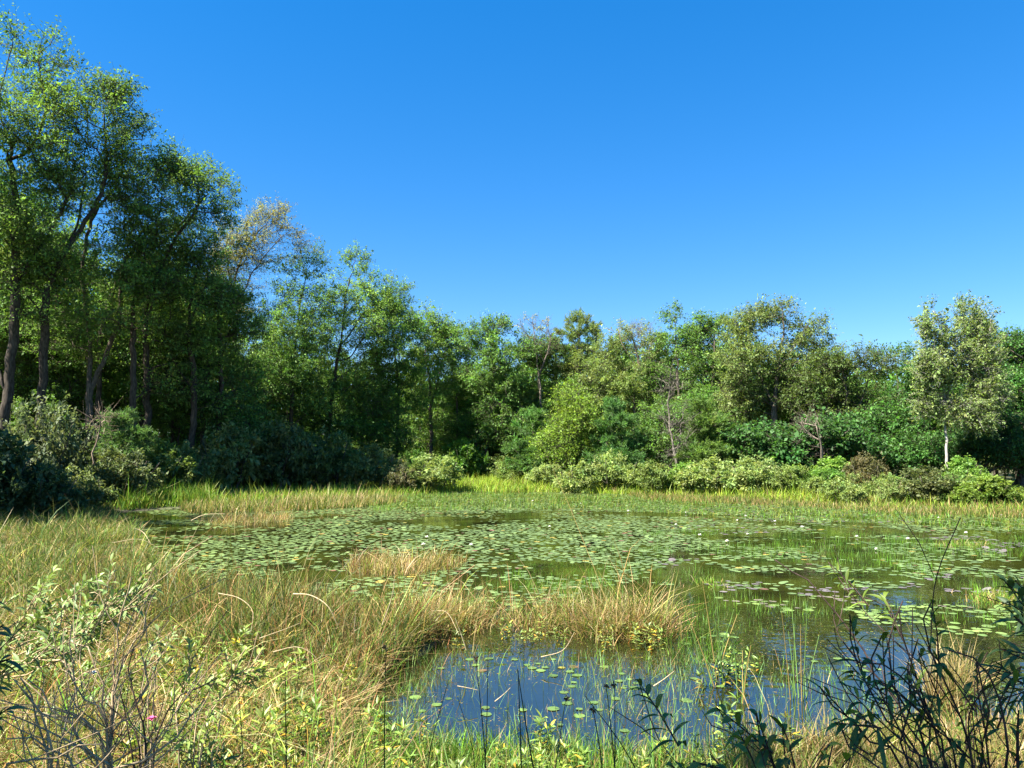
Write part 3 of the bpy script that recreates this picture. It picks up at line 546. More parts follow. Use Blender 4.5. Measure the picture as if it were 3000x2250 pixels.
SHR = [
 ('pale olive rounded shrub, widest of the far shore, in front of the deep green boughs', 2110,1452,1352,95,0,PALE),
 ('pale olive shrub shouldering the widest one on its right', 2235,1455,1362,85,1,PALE),
 ('sloping olive shrub ending the row beside the dark hollow', 2325,1458,1378,65,3,OLIVE),
 ('bright green shrub left of the pale olive row', 2015,1446,1372,70,2,LIGHT),
 ('olive shrub below the bare grey tree', 1920,1446,1350,65,3,OLIVE),
 ('yellowish olive shrub below the young blue green pine', 1800,1441,1335,75,1,PALE),
 ('rounded light olive shrub below the yellow green tree', 1700,1440,1352,65,0,PALE),
 ('upright light shrub at the middle of the far grass', 1600,1432,1365,55,3,PALE),
 ('small olive shrub by the dark back corner of the pond', 1490,1424,1362,50,1,OLIVE),
 ('bright green shrub at the right of the dark hollow', 2470,1455,1358,75,2,LIGHT),
 ('small pale shrub standing forward in the far grass', 2490,1475,1412,60,0,PALE),
 ('small open shrub with thin stems showing at its foot', 2632,1478,1398,48,4,PALE),
 ('dark reddish brown tinged shrub under the spreading blue green tree', 2560,1462,1350,65,3,(0.115,0.105,0.045)),
 ('dark olive rounded shrub left of the poplar foot', 2745,1480,1372,78,1,(0.10,0.12,0.04)),
 ('bright green shrub behind the poplar foot', 2850,1462,1372,65,2,LIGHT),
 ('bright yellow green shrub at the right end of the far shore', 2935,1486,1412,80,2,(.135,.20,.035)),
 ('bright yellow green low shrub right beside the poplar foot', 2845,1484,1440,50,2,(.14,.21,.035)),
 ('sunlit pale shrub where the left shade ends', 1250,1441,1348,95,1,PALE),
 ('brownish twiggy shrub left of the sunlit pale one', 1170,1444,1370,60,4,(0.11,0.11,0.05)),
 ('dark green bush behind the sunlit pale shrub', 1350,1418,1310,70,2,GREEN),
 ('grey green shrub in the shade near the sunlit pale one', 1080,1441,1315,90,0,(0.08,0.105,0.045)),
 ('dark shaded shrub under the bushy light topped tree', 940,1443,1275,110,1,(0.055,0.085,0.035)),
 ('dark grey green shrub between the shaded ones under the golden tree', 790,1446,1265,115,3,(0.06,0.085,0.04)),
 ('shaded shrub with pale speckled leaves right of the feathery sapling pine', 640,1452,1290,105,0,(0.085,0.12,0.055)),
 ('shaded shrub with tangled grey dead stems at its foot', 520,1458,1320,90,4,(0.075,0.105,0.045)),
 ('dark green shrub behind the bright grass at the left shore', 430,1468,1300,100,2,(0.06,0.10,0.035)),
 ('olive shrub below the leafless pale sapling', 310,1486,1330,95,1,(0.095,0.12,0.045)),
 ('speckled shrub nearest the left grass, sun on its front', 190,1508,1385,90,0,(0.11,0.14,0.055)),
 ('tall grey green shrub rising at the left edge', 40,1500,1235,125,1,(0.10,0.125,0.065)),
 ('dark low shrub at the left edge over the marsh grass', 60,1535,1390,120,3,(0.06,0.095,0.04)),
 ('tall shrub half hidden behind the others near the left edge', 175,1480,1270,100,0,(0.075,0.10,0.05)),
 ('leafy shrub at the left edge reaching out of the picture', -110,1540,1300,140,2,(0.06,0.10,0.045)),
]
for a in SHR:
    if a[1] < 1100: a = a[:6] + (tuple(np.array(a[6])*[2.3, 1.95, 1.45] if 380 < a[1] < 1100 else np.array(a[6])*[1.1, 1.1, 1.05]),)  # leaf colours of the shaded shrubs lifted and reddened to offset the blue shade
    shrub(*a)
for k_ in range(26):
    px = 1440 + k_*60 + rng.uniform(-20, 20); by = np.interp(px, [1350, 1700, 2100, 2500, 3000], [1410, 1428, 1446, 1466, 1482]) + rng.uniform(-6, 4)
    shrub('low bush filling a gap between the larger shrubs of the far shore', px, by, by - rng.uniform(25, 75), rng.uniform(30, 60), int(rng.integers(4)), [PALE, OLIVE, LIGHT, YELL, OLIVE, MID][k_ % 6], 'low bushes between the far shrubs')
for k_ in range(14):
    px = -60 + k_*98 + rng.uniform(-25, 25); by = np.interp(px, [-60, 300, 600, 900, 1350], [1515, 1470, 1446, 1432, 1415]) + rng.uniform(-8, 6)
    shrub('low bush in the shade between the larger shrubs of the left shore', px, by, by - rng.uniform(40, 120), rng.uniform(40, 75), int(rng.integers(5)), [OLIVE, GREEN, MID, PALE][k_ % 4], 'low bushes between the left shrubs')

# ------------------------------------------------------------------ grasses and sedges (nobody could count the blades)
def sample(poly_px, n, seed, dens=None):
    rng = np.random.default_rng(seed); poly = gpoly(poly_px); q = np.array(poly); lo, hi = q.min(0), q.max(0); xs = []; got = 0
    for _ in range(60):
        x = rng.uniform(lo[0], hi[0], n*2); y = rng.uniform(lo[1], hi[1], n*2); k_ = poly_in(x, y, poly)
        if dens is not None: k_ &= rng.random(len(x)) < dens(x, y)
        xs.append(np.stack([x[k_], y[k_]], 1)); got += k_.sum()
        if got >= n: break
    return np.concatenate(xs)[:n]
def blades(mb, xy, h, w, tint, rng, lean=0.35, curl=0.5, rows=4, z=None):
    n = len(xy)
    if z is None: z = np.maximum(terrain(xy[:, 0], xy[:, 1]), -0.06)
    base = np.column_stack([xy, z]); an = rng.random(n)*2*pi; ld = np.column_stack([np.cos(an), np.sin(an), np.zeros(n)])
    fa = an + rng.normal(0, 0.9, n) + pi/2; wd = np.column_stack([np.cos(fa), np.sin(fa), np.zeros(n)])
    l1 = np.abs(rng.normal(0, lean, n)); c1 = np.abs(rng.normal(0, curl, n)); V = np.zeros((n, rows*2-1, 3))
    for k_ in range(rows):
        t = k_/(rows-1); c = base + UP*(h*(t - 0.35*c1*t**3))[:, None] + ld*(h*(l1*t + c1*t*t*0.8))[:, None]; hw = (w*(1 - 0.55*t)*0.5)[:, None]
        if k_ < rows-1: V[:, k_*2] = c - wd*hw; V[:, k_*2+1] = c + wd*hw
        else: V[:, k_*2] = c
    nv = rows*2-1; a = (np.arange(n)*nv)[:, None]
    q = [[2*k_, 2*k_+1, 2*k_+3, 2*k_+2] for k_ in range(rows-2)]
    off = mb.nv; mb.add(V.reshape(-1, 3), (a[:, :, None] + np.array(q)[None]).reshape(-1, 4), np.repeat(tint, nv, axis=0))
    f = (a + np.array([[nv-3, nv-2, nv-1]])).astype(np.int32) + off; mb.f.append(f.ravel()); mb.n.append(np.full(n, 3, np.int32))
def palette(rng, n, cols, wts, var=0.2):
    c = np.array(cols)[rng.choice(len(cols), n, p=np.array(wts)/sum(wts))]; return c*np.exp(rng.normal(0, var, (n, 1)))*(1 + rng.normal(0, .06, (n, 3)))
gG = (0.060,0.125,0.016); gB = (0.100,0.215,0.016); gY = (0.175,0.205,0.035); gT = (0.285,0.205,0.085); gS = (0.40,0.31,0.155); gD = (0.035,0.062,0.014); gR = (0.20,0.115,0.045); gO = (0.11,0.12,0.032); gP = (0.14,0.24,0.07)
def field(name, label, poly, n, seed, hm, w, cols, wts, cat=None, dens=None, lean=.25, curl=.4, rows=4, clump=0, hv=.3, var=.2, extra=None):
    rng = np.random.default_rng(seed); mb = MB()
    if clump:
        c = sample(poly, max(3, n//clump), seed, dens); xy = np.repeat(c, clump, axis=0)[:n]; rr = np.repeat(rng.uniform(.04, .14, len(c)), clump)[:n]
        xy = xy + rng.normal(0, 1, (len(xy), 2))*rr[:, None]
        cm = np.exp(rng.normal(0, .28, (len(c), 1)))*(1 + rng.normal(0, .10, (len(c), 3))*np.array([1, .5, .5])); cm = np.repeat(cm, clump, axis=0)[:n]; ch = np.repeat(np.exp(rng.normal(0, .25, len(c))), clump)[:n]
    else: xy = sample(poly, n, seed, dens); cm = ch = None
    n = len(xy); hh = hm*np.exp(rng.normal(0, hv, n))*(0.65 + 0.7*N1.fbm(xy[:, 0]*1.3+seed, xy[:, 1]*1.3)); ww = w*rng.uniform(.6, 1.4, n)
    sel = N2.fbm(xy[:, 0]*0.9 + seed, xy[:, 1]*0.9)[:, None]
    t = palette(rng, n, cols, wts, var)
    h2 = len(cols)//2; t2 = palette(rng, n, cols, list(np.array(wts)[::-1]), var); pick = rng.random((n, 1)) < np.clip((sel-.42)*4, 0, .7); t = np.where(pick, t2, t)
    if cm is not None: t = t*cm[:n]; hh = hh*ch[:n]
    blades(mb, xy, hh, ww, t, rng, lean, curl, rows)
    if extra: extra(mb, rng)
    o = link(name, mb.mesh(name, GRASS)); tag(o, label, cat or 'grass', kind='stuff'); return o
FAR = [(300,1503),(500,1490),(800,1486),(1100,1464),(1350,1441),(1700,1444),(2100,1460),(2500,1486),(3000,1507),(3400,1520),(3400,1465),(3000,1462),(2500,1452),(2100,1428),(1700,1408),(1350,1404),(1100,1420),(900,1422),(600,1436),(330,1460)]
field('shore_grass', 'yellow green and tan grass strip along the far shore', FAR, 60000, 401, .30, .030, [(.24,.30,.04), (.17,.27,.03), gT, gB], [6, 5, 2, 4], hv=.35, rows=3)
field('shore_grass', 'tan sedge fringe standing in the water before the right far shore', [(1900,1466),(2300,1484),(2700,1508),(3300,1530),(3300,1500),(3000,1492),(2500,1470),(2100,1448),(1800,1440)], 20000, 402, .24, .024, [gT, gY, gO, gG], [4, 4, 2, 2], rows=3)
field('shore_grass', 'bright yellow green grass at the foot of the far shrubs', [(1250,1445),(1350,1441),(1700,1444),(2150,1463),(2500,1483),(2500,1474),(2100,1446),(1700,1426),(1350,1412),(1280,1420)], 14000, 399, .42, .03, [(.27,.34,.03), (.20,.32,.03), gY], [5, 4, 1], rows=3)
field('shore_grass', 'bright lush grass of the left shore lit by a gap in the trees', [(350,1500),(480,1490),(620,1483),(620,1445),(450,1448),(350,1462)], 9000, 403, .55, .03, [gB, gG, gY], [5, 3, 2], rows=3)
field('shore_grass', 'thin tan grass standing among the lily pads by the left shore', [(560,1506),(800,1500),(1050,1488),(1200,1470),(1100,1464),(800,1484),(520,1490)], 9000, 404, .36, .02, [gT, gY, gG, gS], [4, 4, 3, 1], rows=3)
field('water_grass', 'sparse bright grass standing in the far shallow water', [(1100,1500),(1700,1490),(2300,1525),(3100,1560),(3300,1530),(2700,1508),(2300,1484),(1800,1455),(1350,1440),(1050,1468)], 14000, 405, .17, .020, [gY, gG, gB], [5, 3, 2], rows=3)
MARSH = [(-700,1530),(0,1505),(330,1500),(390,1540),(425,1600),(485,1690),(590,1752),(540,1800),(0,1900),(-700,1860)]
field('marsh_grass', 'tan and green marsh grass left of the lily pads', MARSH, 75000, 406, .19, .011, [gT, gY, gG, gO, gD, gS], [2, 4, 6, 5, 3, 1], lean=.4, curl=.7, clump=9, hv=.4, var=.3, dens=lambda x, y: np.clip((N3.fbm(x*.9, y*.9)-.28)*4, .15, 1))
RUSH = [(200,1770),(540,1762),(620,1755),(900,1792),(1150,1838),(1270,1872),(1180,1935),(1090,2010),(900,2020),(600,1985),(250,1900)]
field('rush_bed', 'dark green and brown rush bed in front of the lily pads', RUSH, 34000, 407, .24, .008, [gG, gD, gR, gT, gO, gY], [4, 5, 4, 2, 4, 1], cat='rushes', lean=.3, curl=.6, hv=.4, clump=12, var=.3, dens=lambda x, y: np.clip((N3.fbm(x*1.2, y*1.2)-.28)*4, .12, 1))
field('sedge_band', 'band of dry tan sedge between the blue pool and the lily pads', [(1130,1900),(1230,1805),(1500,1795),(1800,1815),(1970,1845),(1960,1872),(1760,1876),(1650,1848),(1560,1862),(1440,1845),(1300,1862),(1200,1910)], 13000, 408, .24, .0075, [gT, gS, gY, gG, gR], [5, 3, 3, 2, 1], cat='sedge', lean=.42, curl=.7, clump=16, hv=.4, dens=lambda x, y: np.clip((N2.fbm(x*.8, y*.8)-.33)*4, .12, 1))
MEADOW = [(-500,1850),(0,1870),(300,1880),(700,1970),(1080,2000),(1065,2080),(1010,2160),(1060,2320),(1100,2700),(-500,2700)]
field('meadow_grass', 'mixed yellow and green grass of the near left bank', MEADOW, 52000, 409, .16, .0065, [gY, gT, gB, gG, gO, gS, gR], [4, 5, 2, 4, 4, 4, 4], lean=.55, curl=.9, hv=.45, clump=7, var=.3, dens=lambda x, y: np.clip((N3.fbm(x*1.6, y*1.6)-.28)*4, .12, 1)*np.where((x < -1.1) & (y < 4.2), .3, 1))  # thinned in the near left corner so bare dark soil stands in for shade
field('bank_grass', 'bright green grass at the near edge of the blue pool', [(1000,2170),(1200,2190),(1400,2220),(2000,2240),(2250,2250),(2250,2700),(1020,2700)], 10000, 410, .15, .006, [gB, gG, gY, gP, gT], [5, 3, 3, 2, 1], lean=.25, curl=.45, hv=.35)
field('bank_grass', 'dry yellow brown grass behind the dark bush on the right', [(2150,2235),(2350,2205),(2650,2150),(2800,2170),(3000,2140),(3500,2120),(3500,2700),(2150,2700)], 15000, 411, .16, .0065, [gT, gY, gO, gS, gR, gG], [5, 4, 2, 2, 1, 2], lean=.35, curl=.5, hv=.35)
field('bank_grass', 'tan sedge tuft standing behind the dark bush on the right', [(2720,2070),(2740,2030),(2810,2015),(2850,2040),(2820,2090)], 900, 412, .36, .007, [gT, gS, gO], [5, 3, 2], lean=.3, curl=.4)
POOL = [(1060,2080),(1180,1975),(1260,1915),(1900,1925),(2500,1950),(3000,1990),(2800,2120),(2650,2080),(2300,2190),(1400,2200),(1000,2150)]
field('pool_grass', 'thin pale green blades rising through the blue pool', POOL, 6000, 413, .11, .0042, [(.20,.33,.11), gP, gT, gB], [5, 4, 2, 2], lean=.25, curl=.3, clump=7, hv=.4, dens=lambda x, y: np.clip((N3.fbm(x*1.1, y*1.1)-.3)*3, .05, 1))
field('water_grass', 'thin green spikes standing in the open water among the pads', [(1300,1800),(1450,1690),(1900,1560),(2300,1545),(3000,1570),(3400,1600),(3400,1900),(2500,1800),(2000,1900),(1960,1830),(1600,1800)], 32000, 414, .10, .0065, [gB, gG, gP], [5, 4, 1], lean=.12, curl=.15, rows=3, clump=12, dens=lambda x, y: np.clip((N3.fbm(x*.45+3, y*.45)-.4)*5, .02, 1))
field('water_grass', 'bright green grass clump in the water right of the dry tufts', [(1450,1725),(1520,1700),(1780,1700),(1800,1720),(1650,1745)], 2200, 415, .10, .007, [gB, gG], [3, 2], lean=.15, curl=.2, rows=3)
field('water_grass', 'fringe of green blades at the right end of the tan sedge', [(1930,1930),(1960,1850),(2080,1850),(2150,1910),(2050,1960)], 700, 416, .14, .006, [gG, gB, gO], [4, 3, 2], lean=.2, curl=.3)
for k_, (pl, lb_, n) in enumerate([([(1010,1665),(1100,1640),(1250,1655),(1340,1640),(1350,1665),(1200,1690),(1050,1690)], 'dry tan tufts among the lily pads left of the open water', 3200),
      ([(600,1535),(660,1515),(850,1512),(850,1528),(700,1545)], 'dry tan tufts at the edge of the shade by the left shore', 2200), ([(2840,1765),(2880,1740),(2980,1745),(2960,1775)], 'small sunlit tuft in the water near the right edge', 1200),
      ([(2030,1720),(2060,1700),(2120,1705),(2110,1725)], 'bright small tuft among the pads in the middle water', 500), ([(2700,1600),(2800,1588),(2900,1592),(2860,1606)], 'yellowish tuft in the far right water', 700)]):
    field('grass_tuft', lb_, pl, n, 420+k_, .22 if k_ < 2 else .11, .011, [gT, gS, gY, gR] if k_ < 2 else [gY, gB, gT], [5, 3, 3, 1] if k_ < 2 else [5, 4, 2], lean=.3, curl=.4, clump=14)
def litter():                                                       # dead blades lying flat under the near grass
    rng = np.random.default_rng(440); mb = MB()
    for poly, n in ((MEADOW, 16000), (RUSH, 10000), (MARSH, 16000)):
        xy = sample(poly, n, 441+n); n = len(xy); a = np.column_stack([xy, terrain(xy[:, 0], xy[:, 1]) + rng.uniform(.01, .12, n)]); an = rng.random(n)*6.28
        d = np.column_stack([np.cos(an), np.sin(an), rng.normal(0.1, .25, n)]); leaf_quads(mb, a, d, UP + rng.normal(0, .4, (n, 3)), rng.uniform(.12, .4, n), np.full(n, .007), palette(rng, n, [gT, gS, gR, gO], [4, 2, 2, 2]), 0.05)
    tag(link('dead_grass', mb.mesh('dead_grass', GRASS)), 'flattened dead grass under the standing blades', 'grass', kind='stuff')
litter()

# ------------------------------------------------------------------ lily pads and flowers
def pad_density(x, y):
    px, py = pix(np.column_stack([x, y, np.zeros(len(x))])); n = N1.fbm(x*.55+4, y*.40+9); n2 = N2.fbm(x*1.5, y*1.2)
    m = 0.40*n + 0.32*n2 + 0.28*N3.fbm(x*.9, y*2.3+4); d = np.zeros(len(x))
    def zone(lo, hi, poly, p): nonlocal d; k_ = poly_in(px, py, poly); d = np.where(k_, np.clip((m-lo)/(hi-lo), 0, 1)*p, d)
    zone(.36, .56, [(380,1500),(500,1484),(1100,1460),(1350,1436),(1700,1438),(2100,1453),(2500,1478),(3100,1500),(3400,1515),(3400,1560),(2500,1525),(1900,1500),(1500,1496),(900,1515),(600,1520)], .85)
    zone(.40, .53, [(380,1528),(700,1515),(1200,1500),(1500,1496),(1950,1515),(2000,1600),(1900,1700),(1600,1745),(1280,1790),(900,1765),(580,1745),(420,1640)], 1.0)
    zone(.485, .59, [(1950,1512),(2500,1520),(3400,1555),(3400,1680),(2600,1690),(1900,1690),(1980,1600)], .95)
    zone(.485, .58, [(1900,1690),(2600,1690),(3400,1680),(3400,1760),(2750,1760),(2300,1725),(1850,1740)], .8)
    zone(.42, .53, [(1880,1700),(2150,1715),(2320,1735),(2700,1765),(3000,1790),(3400,1850),(3400,1920),(2900,1870),(2500,1825),(2260,1790),(2050,1745)], 1.0)
    zone(.20, .50, [(850,1730),(1250,1765),(1700,1735),(1650,1775),(1350,1800),(1000,1780)], .6)
    zone(.47, .60, [(1200,1505),(1750,1500),(1780,1520),(1500,1535),(1230,1530)], .35)
    zone(.58, .85, [(1850,1760),(2300,1800),(2700,1850),(3300,1900),(3300,2080),(2700,2080),(2300,2180),(1300,2150),(1150,2000),(1300,1920),(2000,1930),(1980,1840)], .5)
    return d
def pad_xy():
    rng = np.random.default_rng(500); n = 110000; P_ = np.array(POND); lo, hi = P_.min(0), P_.max(0); out = []
    x = rng.uniform(-16, 24, n*2); y = rng.uniform(lo[1], hi[1], n*2); k_ = poly_in(x, y, POND) & (rng.random(2*n) < pad_density(x, y)); x, y = x[k_], y[k_]
    cell = {}; keep = []
    for i_ in range(len(x)):                                        # pads crowd but hardly overlap
        c = (int(x[i_]//.13), int(y[i_]//.13)); ok = True
        for dx in (-1, 0, 1):
            for dy in (-1, 0, 1):
                for j in cell.get((c[0]+dx, c[1]+dy), ()):
                    if (x[i_]-x[j])**2 + (y[i_]-y[j])**2 < .098**2: ok = False
        if ok: cell.setdefault(c, []).append(i_); keep.append(i_)
    return np.column_stack([x[keep], y[keep]])
def pad_shape(r, rng):                                              # one pad: round, notched, rim a little wavy
    a = np.linspace(.16, 2*pi-.16, 15); rr = r*(1 + .04*np.sin(a*3+rng.random()*6)); z = .0012 + .0022*np.abs(np.sin(a*2+rng.random()*6))*rng.random()
    return np.vstack([[0.12*r, 0, .001], np.column_stack([np.cos(a)*rr, np.sin(a)*rr, z])])
PADS = pad_xy(); rng = np.random.default_rng(501); px, py = pix(np.column_stack([PADS, np.zeros(len(PADS))]))
dist = np.hypot(PADS[:, 0], PADS[:, 1]); vis = (px > 0) & (px < 3000) & (py < 2250)
pr_ = np.where(vis, dist, 1e6) ; near = np.argsort(pr_)[:300]; isn = np.zeros(len(PADS), bool); isn[near] = True
pn = N3.fbm(PADS[:, 0]*.35, PADS[:, 1]*.3+5); purple = np.clip((pn - .45)*7, 0, .85)*np.clip((px-1900)/200, 0, 1)*np.clip((1790-py)/50, 0, 1)*np.clip((py-1540)/40, .15, 1)
def pad_col(i_):
    if rng.random() < purple[i_]: c = np.array([.135, .115, .11])
    elif rng.random() < .022: c = np.array([.30, .24, .05])
    elif rng.random() < .02: c = np.array([.16, .085, .05])
    else: c = np.array([.112, .168, .054])*(1 + .35*(rng.random()-.3)*np.array([1.3, 1, .7]))
    if py[i_] > 1860: c = c*np.array([.75, .85, .6])
    elif py[i_] > 1745: c = c*np.array([1.1, 1.1, .8])
    return np.clip(c*np.exp(rng.normal(0, .16)), 0, .6)
shapes = []
for k_ in range(8):
    mb = MB(); s_ = pad_shape(.095, rng); mb.add(s_, [list(range(len(s_)))]); shapes.append(mb.mesh('lily_pad', PAD))
mb = MB(); nf = 16; allv = []; allc = []
for i_ in range(len(PADS)):
    r = rng.uniform(.037, .074)*(0.68 if py[i_] > 1860 else 1); ang = rng.random()*6.28; zz = .0005 + rng.random()*.0035; c = pad_col(i_)
    if isn[i_]:
        if py[i_] > 1880: lb_, g_ = 'small green lily pad floating in the blue pool near the bank', 'lily pads of the blue pool'
        elif px[i_] > 1900: lb_, g_ = 'green lily pad in the near drift between the open water and the dark bush', 'lily pads of the near right drift'
        else: lb_, g_ = 'green lily pad on the near fringe of the large carpet left of the open water', 'lily pads of the near left fringe'
        o = link('lily_pad', shapes[rng.integers(8)], None, (PADS[i_, 0], PADS[i_, 1], zz), ang, (r/.095, r/.095, 1), c); tag(o, lb_, 'lily pad', g_)
        o.rotation_euler = (rng.normal(0, .02), rng.normal(0, .02), ang)
    else:
        s_ = pad_shape(r, rng); ca, sa = cos(ang), sin(ang); tx, ty = rng.normal(0, .012, 2)
        if rng.random() < .04: tx, ty = rng.normal(0, .15, 2)
        allv.append(np.column_stack([s_[:, 0]*ca - s_[:, 1]*sa + PADS[i_, 0], s_[:, 0]*sa + s_[:, 1]*ca + PADS[i_, 1], s_[:, 2] + zz + abs(tx)*r*.7 + abs(ty)*r*.7 + s_[:, 0]*tx + s_[:, 1]*ty])); allc.append(np.repeat(c[None], nf, 0))
mb.add(np.concatenate(allv), np.arange(len(allv)*nf).reshape(-1, nf), np.concatenate(allc))
tag(link('lily_carpet', mb.mesh('lily_carpet', PAD)), 'carpet of countless lily pads covering the middle and far water', 'lily pads', kind='stuff')
def debris():                                                       # bits of leaf and duckweed afloat
    rng = np.random.default_rng(520); mb = MB()
    for poly, n in ((POOL, 2600), ([(1060,1900),(1250,1810),(1970,1830),(2300,1780),(3000,1850),(3400,1950),(2500,1960),(1900,1930)], 3500), ([(560,1690),(1300,1760),(1300,1880),(1100,1960)], 1500)):
        xy = sample(poly, n, 521+n, lambda x, y: np.clip((N1.fbm(x*1.4, y*1.4)-.3)*3, .08, 1)); n = len(xy); an = rng.random(n)*6.28
        leaf_quads(mb, np.column_stack([xy, rng.uniform(.0005, .002, n)]), np.column_stack([np.cos(an), np.sin(an), 0*an]), UP + 0*rng.normal(size=(n, 3)), np.exp(rng.normal(-4.1, .5, n)), .6, palette(rng, n, [(.12,.17,.03), (.20,.15,.06), (.07,.05,.03), (.22,.24,.06)], [5, 3, 3, 1]), 0)
    tag(link('floating_debris', mb.mesh('floating_debris', GRASS)), 'bits of dead leaf and duckweed floating on the open water', 'debris', kind='stuff')
debris()
WHITE = plain('flower_petal', (.8, .8, .74), .5); YELLOW = plain('flower_centre', (.75, .5, .05))
def flower_meshes():
    mb = MB(); n = 20; k_ = np.arange(n); an = k_*2.4; el = np.where(k_ < 8, .35, np.where(k_ < 14, .75, 1.1))
    d = np.column_stack([np.cos(an)*np.cos(el), np.sin(an)*np.cos(el), np.sin(el)]); leaf_quads(mb, np.tile([0, 0, .02], (n, 1)), d, UP + d*0, np.full(n, .065), .42, np.ones((n, 3)), -.15)
    c = MB(); c.tube([(0, 0, .02), (0, 0, .04), (0, 0, .05)], [.012, .016, .006], 8); return mb.mesh('petals', WHITE), c.mesh('centre', YELLOW)
FM = flower_meshes()
FL = [(2160,1527),(2270,1530),(2185,1515),(2510,1575),(2660,1583),(2190,1568),(2050,1571),(2350,1548),(1980,1540),(2830,1565),(2935,1512),(2750,1520),(1840,1500),(1700,1478),(1560,1470),(1480,1468),(1250,1577),(1240,1600),(2567,1613),(2130,1590),(1610,1545),(1380,1600),(2010,1505)]
for k_, (x, y) in enumerate(FL):
    p = ground(x, y); o = thing('water_lily_flower', 'small white water lily bloom open among the pads', 'flower', (p[0], p[1], .005), k_*1.3, .7 + .35*((k_*7) % 5)/5, 'white blooms among the pads')
    link('petals', FM[0], o); link('centre', FM[1], o)
print('water', len(PADS), round(time.time()-T0, 1), flush=True)

# ------------------------------------------------------------------ near plants one by one
def smartweed(seed):
    rng = np.random.default_rng(seed); st = MB(); lf = MB(); ps = []; ds = []; H = rng.uniform(.30, .42)
    for k_ in range(rng.integers(2, 5)):
        an = rng.random()*6.28; r = rng.uniform(.03, .12); h = H*rng.uniform(.7, 1.1); p = smooth_path([(cos(an)*.01, sin(an)*.01, -.05), (cos(an)*r*.7, sin(an)*r*.7, h*.5), (cos(an)*r, sin(an)*r, h)], .04)
        st.tube(p, np.linspace(.004, .0022, len(p)), 4)
        for q in range(len(p)//3, len(p)):
            for _ in range(2 if q < len(p)-1 else 5):
                a2 = rng.random()*6.28; ps.append(p[q]); up = .35 + .8*(q == len(p)-1); ds.append((cos(a2), sin(a2), up*rng.uniform(.5, 1.3)))
    n = len(ps); z = np.array(ps)[:, 2]; old = rng.random(n) < np.clip(.5 - z/H*.55, .03, .5)
    t = np.where(old[:, None], palette(rng, n, [(2.4, 1.35, .5), (2.0, .8, .35), (2.5, 1.7, .8)], [3, 2, 1]), palette(rng, n, [(.9, 1, .9), (1.25, 1.2, .9), (.75, .85, .7)], [3, 2, 2]))
    lance(lf, np.array(ps), np.array(ds), UP + rng.normal(0, .3, (n, 3)), rng.uniform(.06, .12, n), rng.uniform(.014, .024, n), t, rng.uniform(.1, .7, n), 5)
    return st.mesh('stems', STEM), lf.mesh('foliage', WILLOW)
STEM = bark_mat('green_stem', (.07, .09, .025), (.16, .13, .05), 20)
SW = [smartweed(600+k_) for k_ in range(7)]; rng = np.random.default_rng(61)
def weeds(poly, n, seed, label, group, col, s0, s1):
    for x, y in sample(poly, n, seed):
        s_ = rng.uniform(s0, s1); m_ = SW[rng.integers(7)]; o = thing('smartweed_plant', label, 'plant', (x, y, max(zat(x, y), -.08)), rng.random()*6.28, s_, group)
        c = np.array(col)*np.exp(rng.normal(0, .15)); link('stems', m_[0], o); link('foliage', m_[1], o, col=c)
weeds([(2000,1995),(2080,1940),(2270,1955),(2260,2010),(2080,2030)], 7, 1, 'smartweed with orange lower leaves standing in the water by the reed blades', 'smartweed by the reed blades', (.13,.20,.045), .6, .95)
weeds([(1010,2180),(1100,2140),(1300,2180),(1500,2210),(1900,2225),(2200,2210),(2350,2250),(2200,2500),(1050,2500)], 40, 2, 'leafy smartweed growing along the near edge of the blue pool', 'smartweed along the near pool edge', (.16,.23,.045), .45, .85)
weeds([(380,1980),(700,1990),(1040,2030),(1000,2150),(1040,2500),(300,2600),(350,2150)], 50, 3, 'yellowish leafy smartweed in the grass of the near left bank', 'smartweed of the near left bank', (.165,.215,.035), .6, 1.05)
weeds([(1200,1920),(1400,1850),(1900,1860),(1930,1915),(1500,1905)], 16, 4, 'smartweed growing among the dry tan sedge', 'smartweed in the tan sedge', (.19,.24,.06), .55, .85)
weeds([(60,2000),(350,1990),(420,2100),(330,2250),(60,2250)], 14, 5, 'leafy weed under the dead grey stems near the left corner', 'weeds under the dead stems', (.13,.19,.05), .7, 1.0)

def rush(label, pts, r, head, kind=0):                              # pts: (px, py) from foot to tip, at distance Y
    p = [at(x, y, Y) for x, y, Y in pts]; f = np.array(p[0]); f = f if f[2] > 0 else f
    o = thing('rush_stem' if kind == 0 else 'dead_stalk', label, 'rush' if kind == 0 else 'stalk', f); q = smooth_path(np.array(p) - f, .05)
    mb = MB(); mb.tube(q, np.linspace(r, r*.35, len(q))*(1 if kind == 0 else .62), 5); link('stem', mb.mesh('stem', RUSHM if kind == 0 else STRAW, True), o)
    if head:
        rng = np.random.default_rng(int(pts[0][0])); hb = MB(); n = 16; c = q[-1] if head == 1 else q[int(len(q)*.86)]; d = nrm(rng.normal(size=(n, 3)))
        leaf_quads(hb, np.tile(c, (n, 1)), d, nrm(rng.normal(size=(n, 3))), rng.uniform(.008, .02, n), .5, np.tile([.16, .10, .06], (n, 1))); link('seed_head', hb.mesh('seed_head', GRASS), o)
    return o
RUSHM = bark_mat('dark_rush', (.018, .024, .012), (.05, .06, .025), 20); STRAW = bark_mat('straw', (.26, .20, .11), (.44, .36, .23), 25)
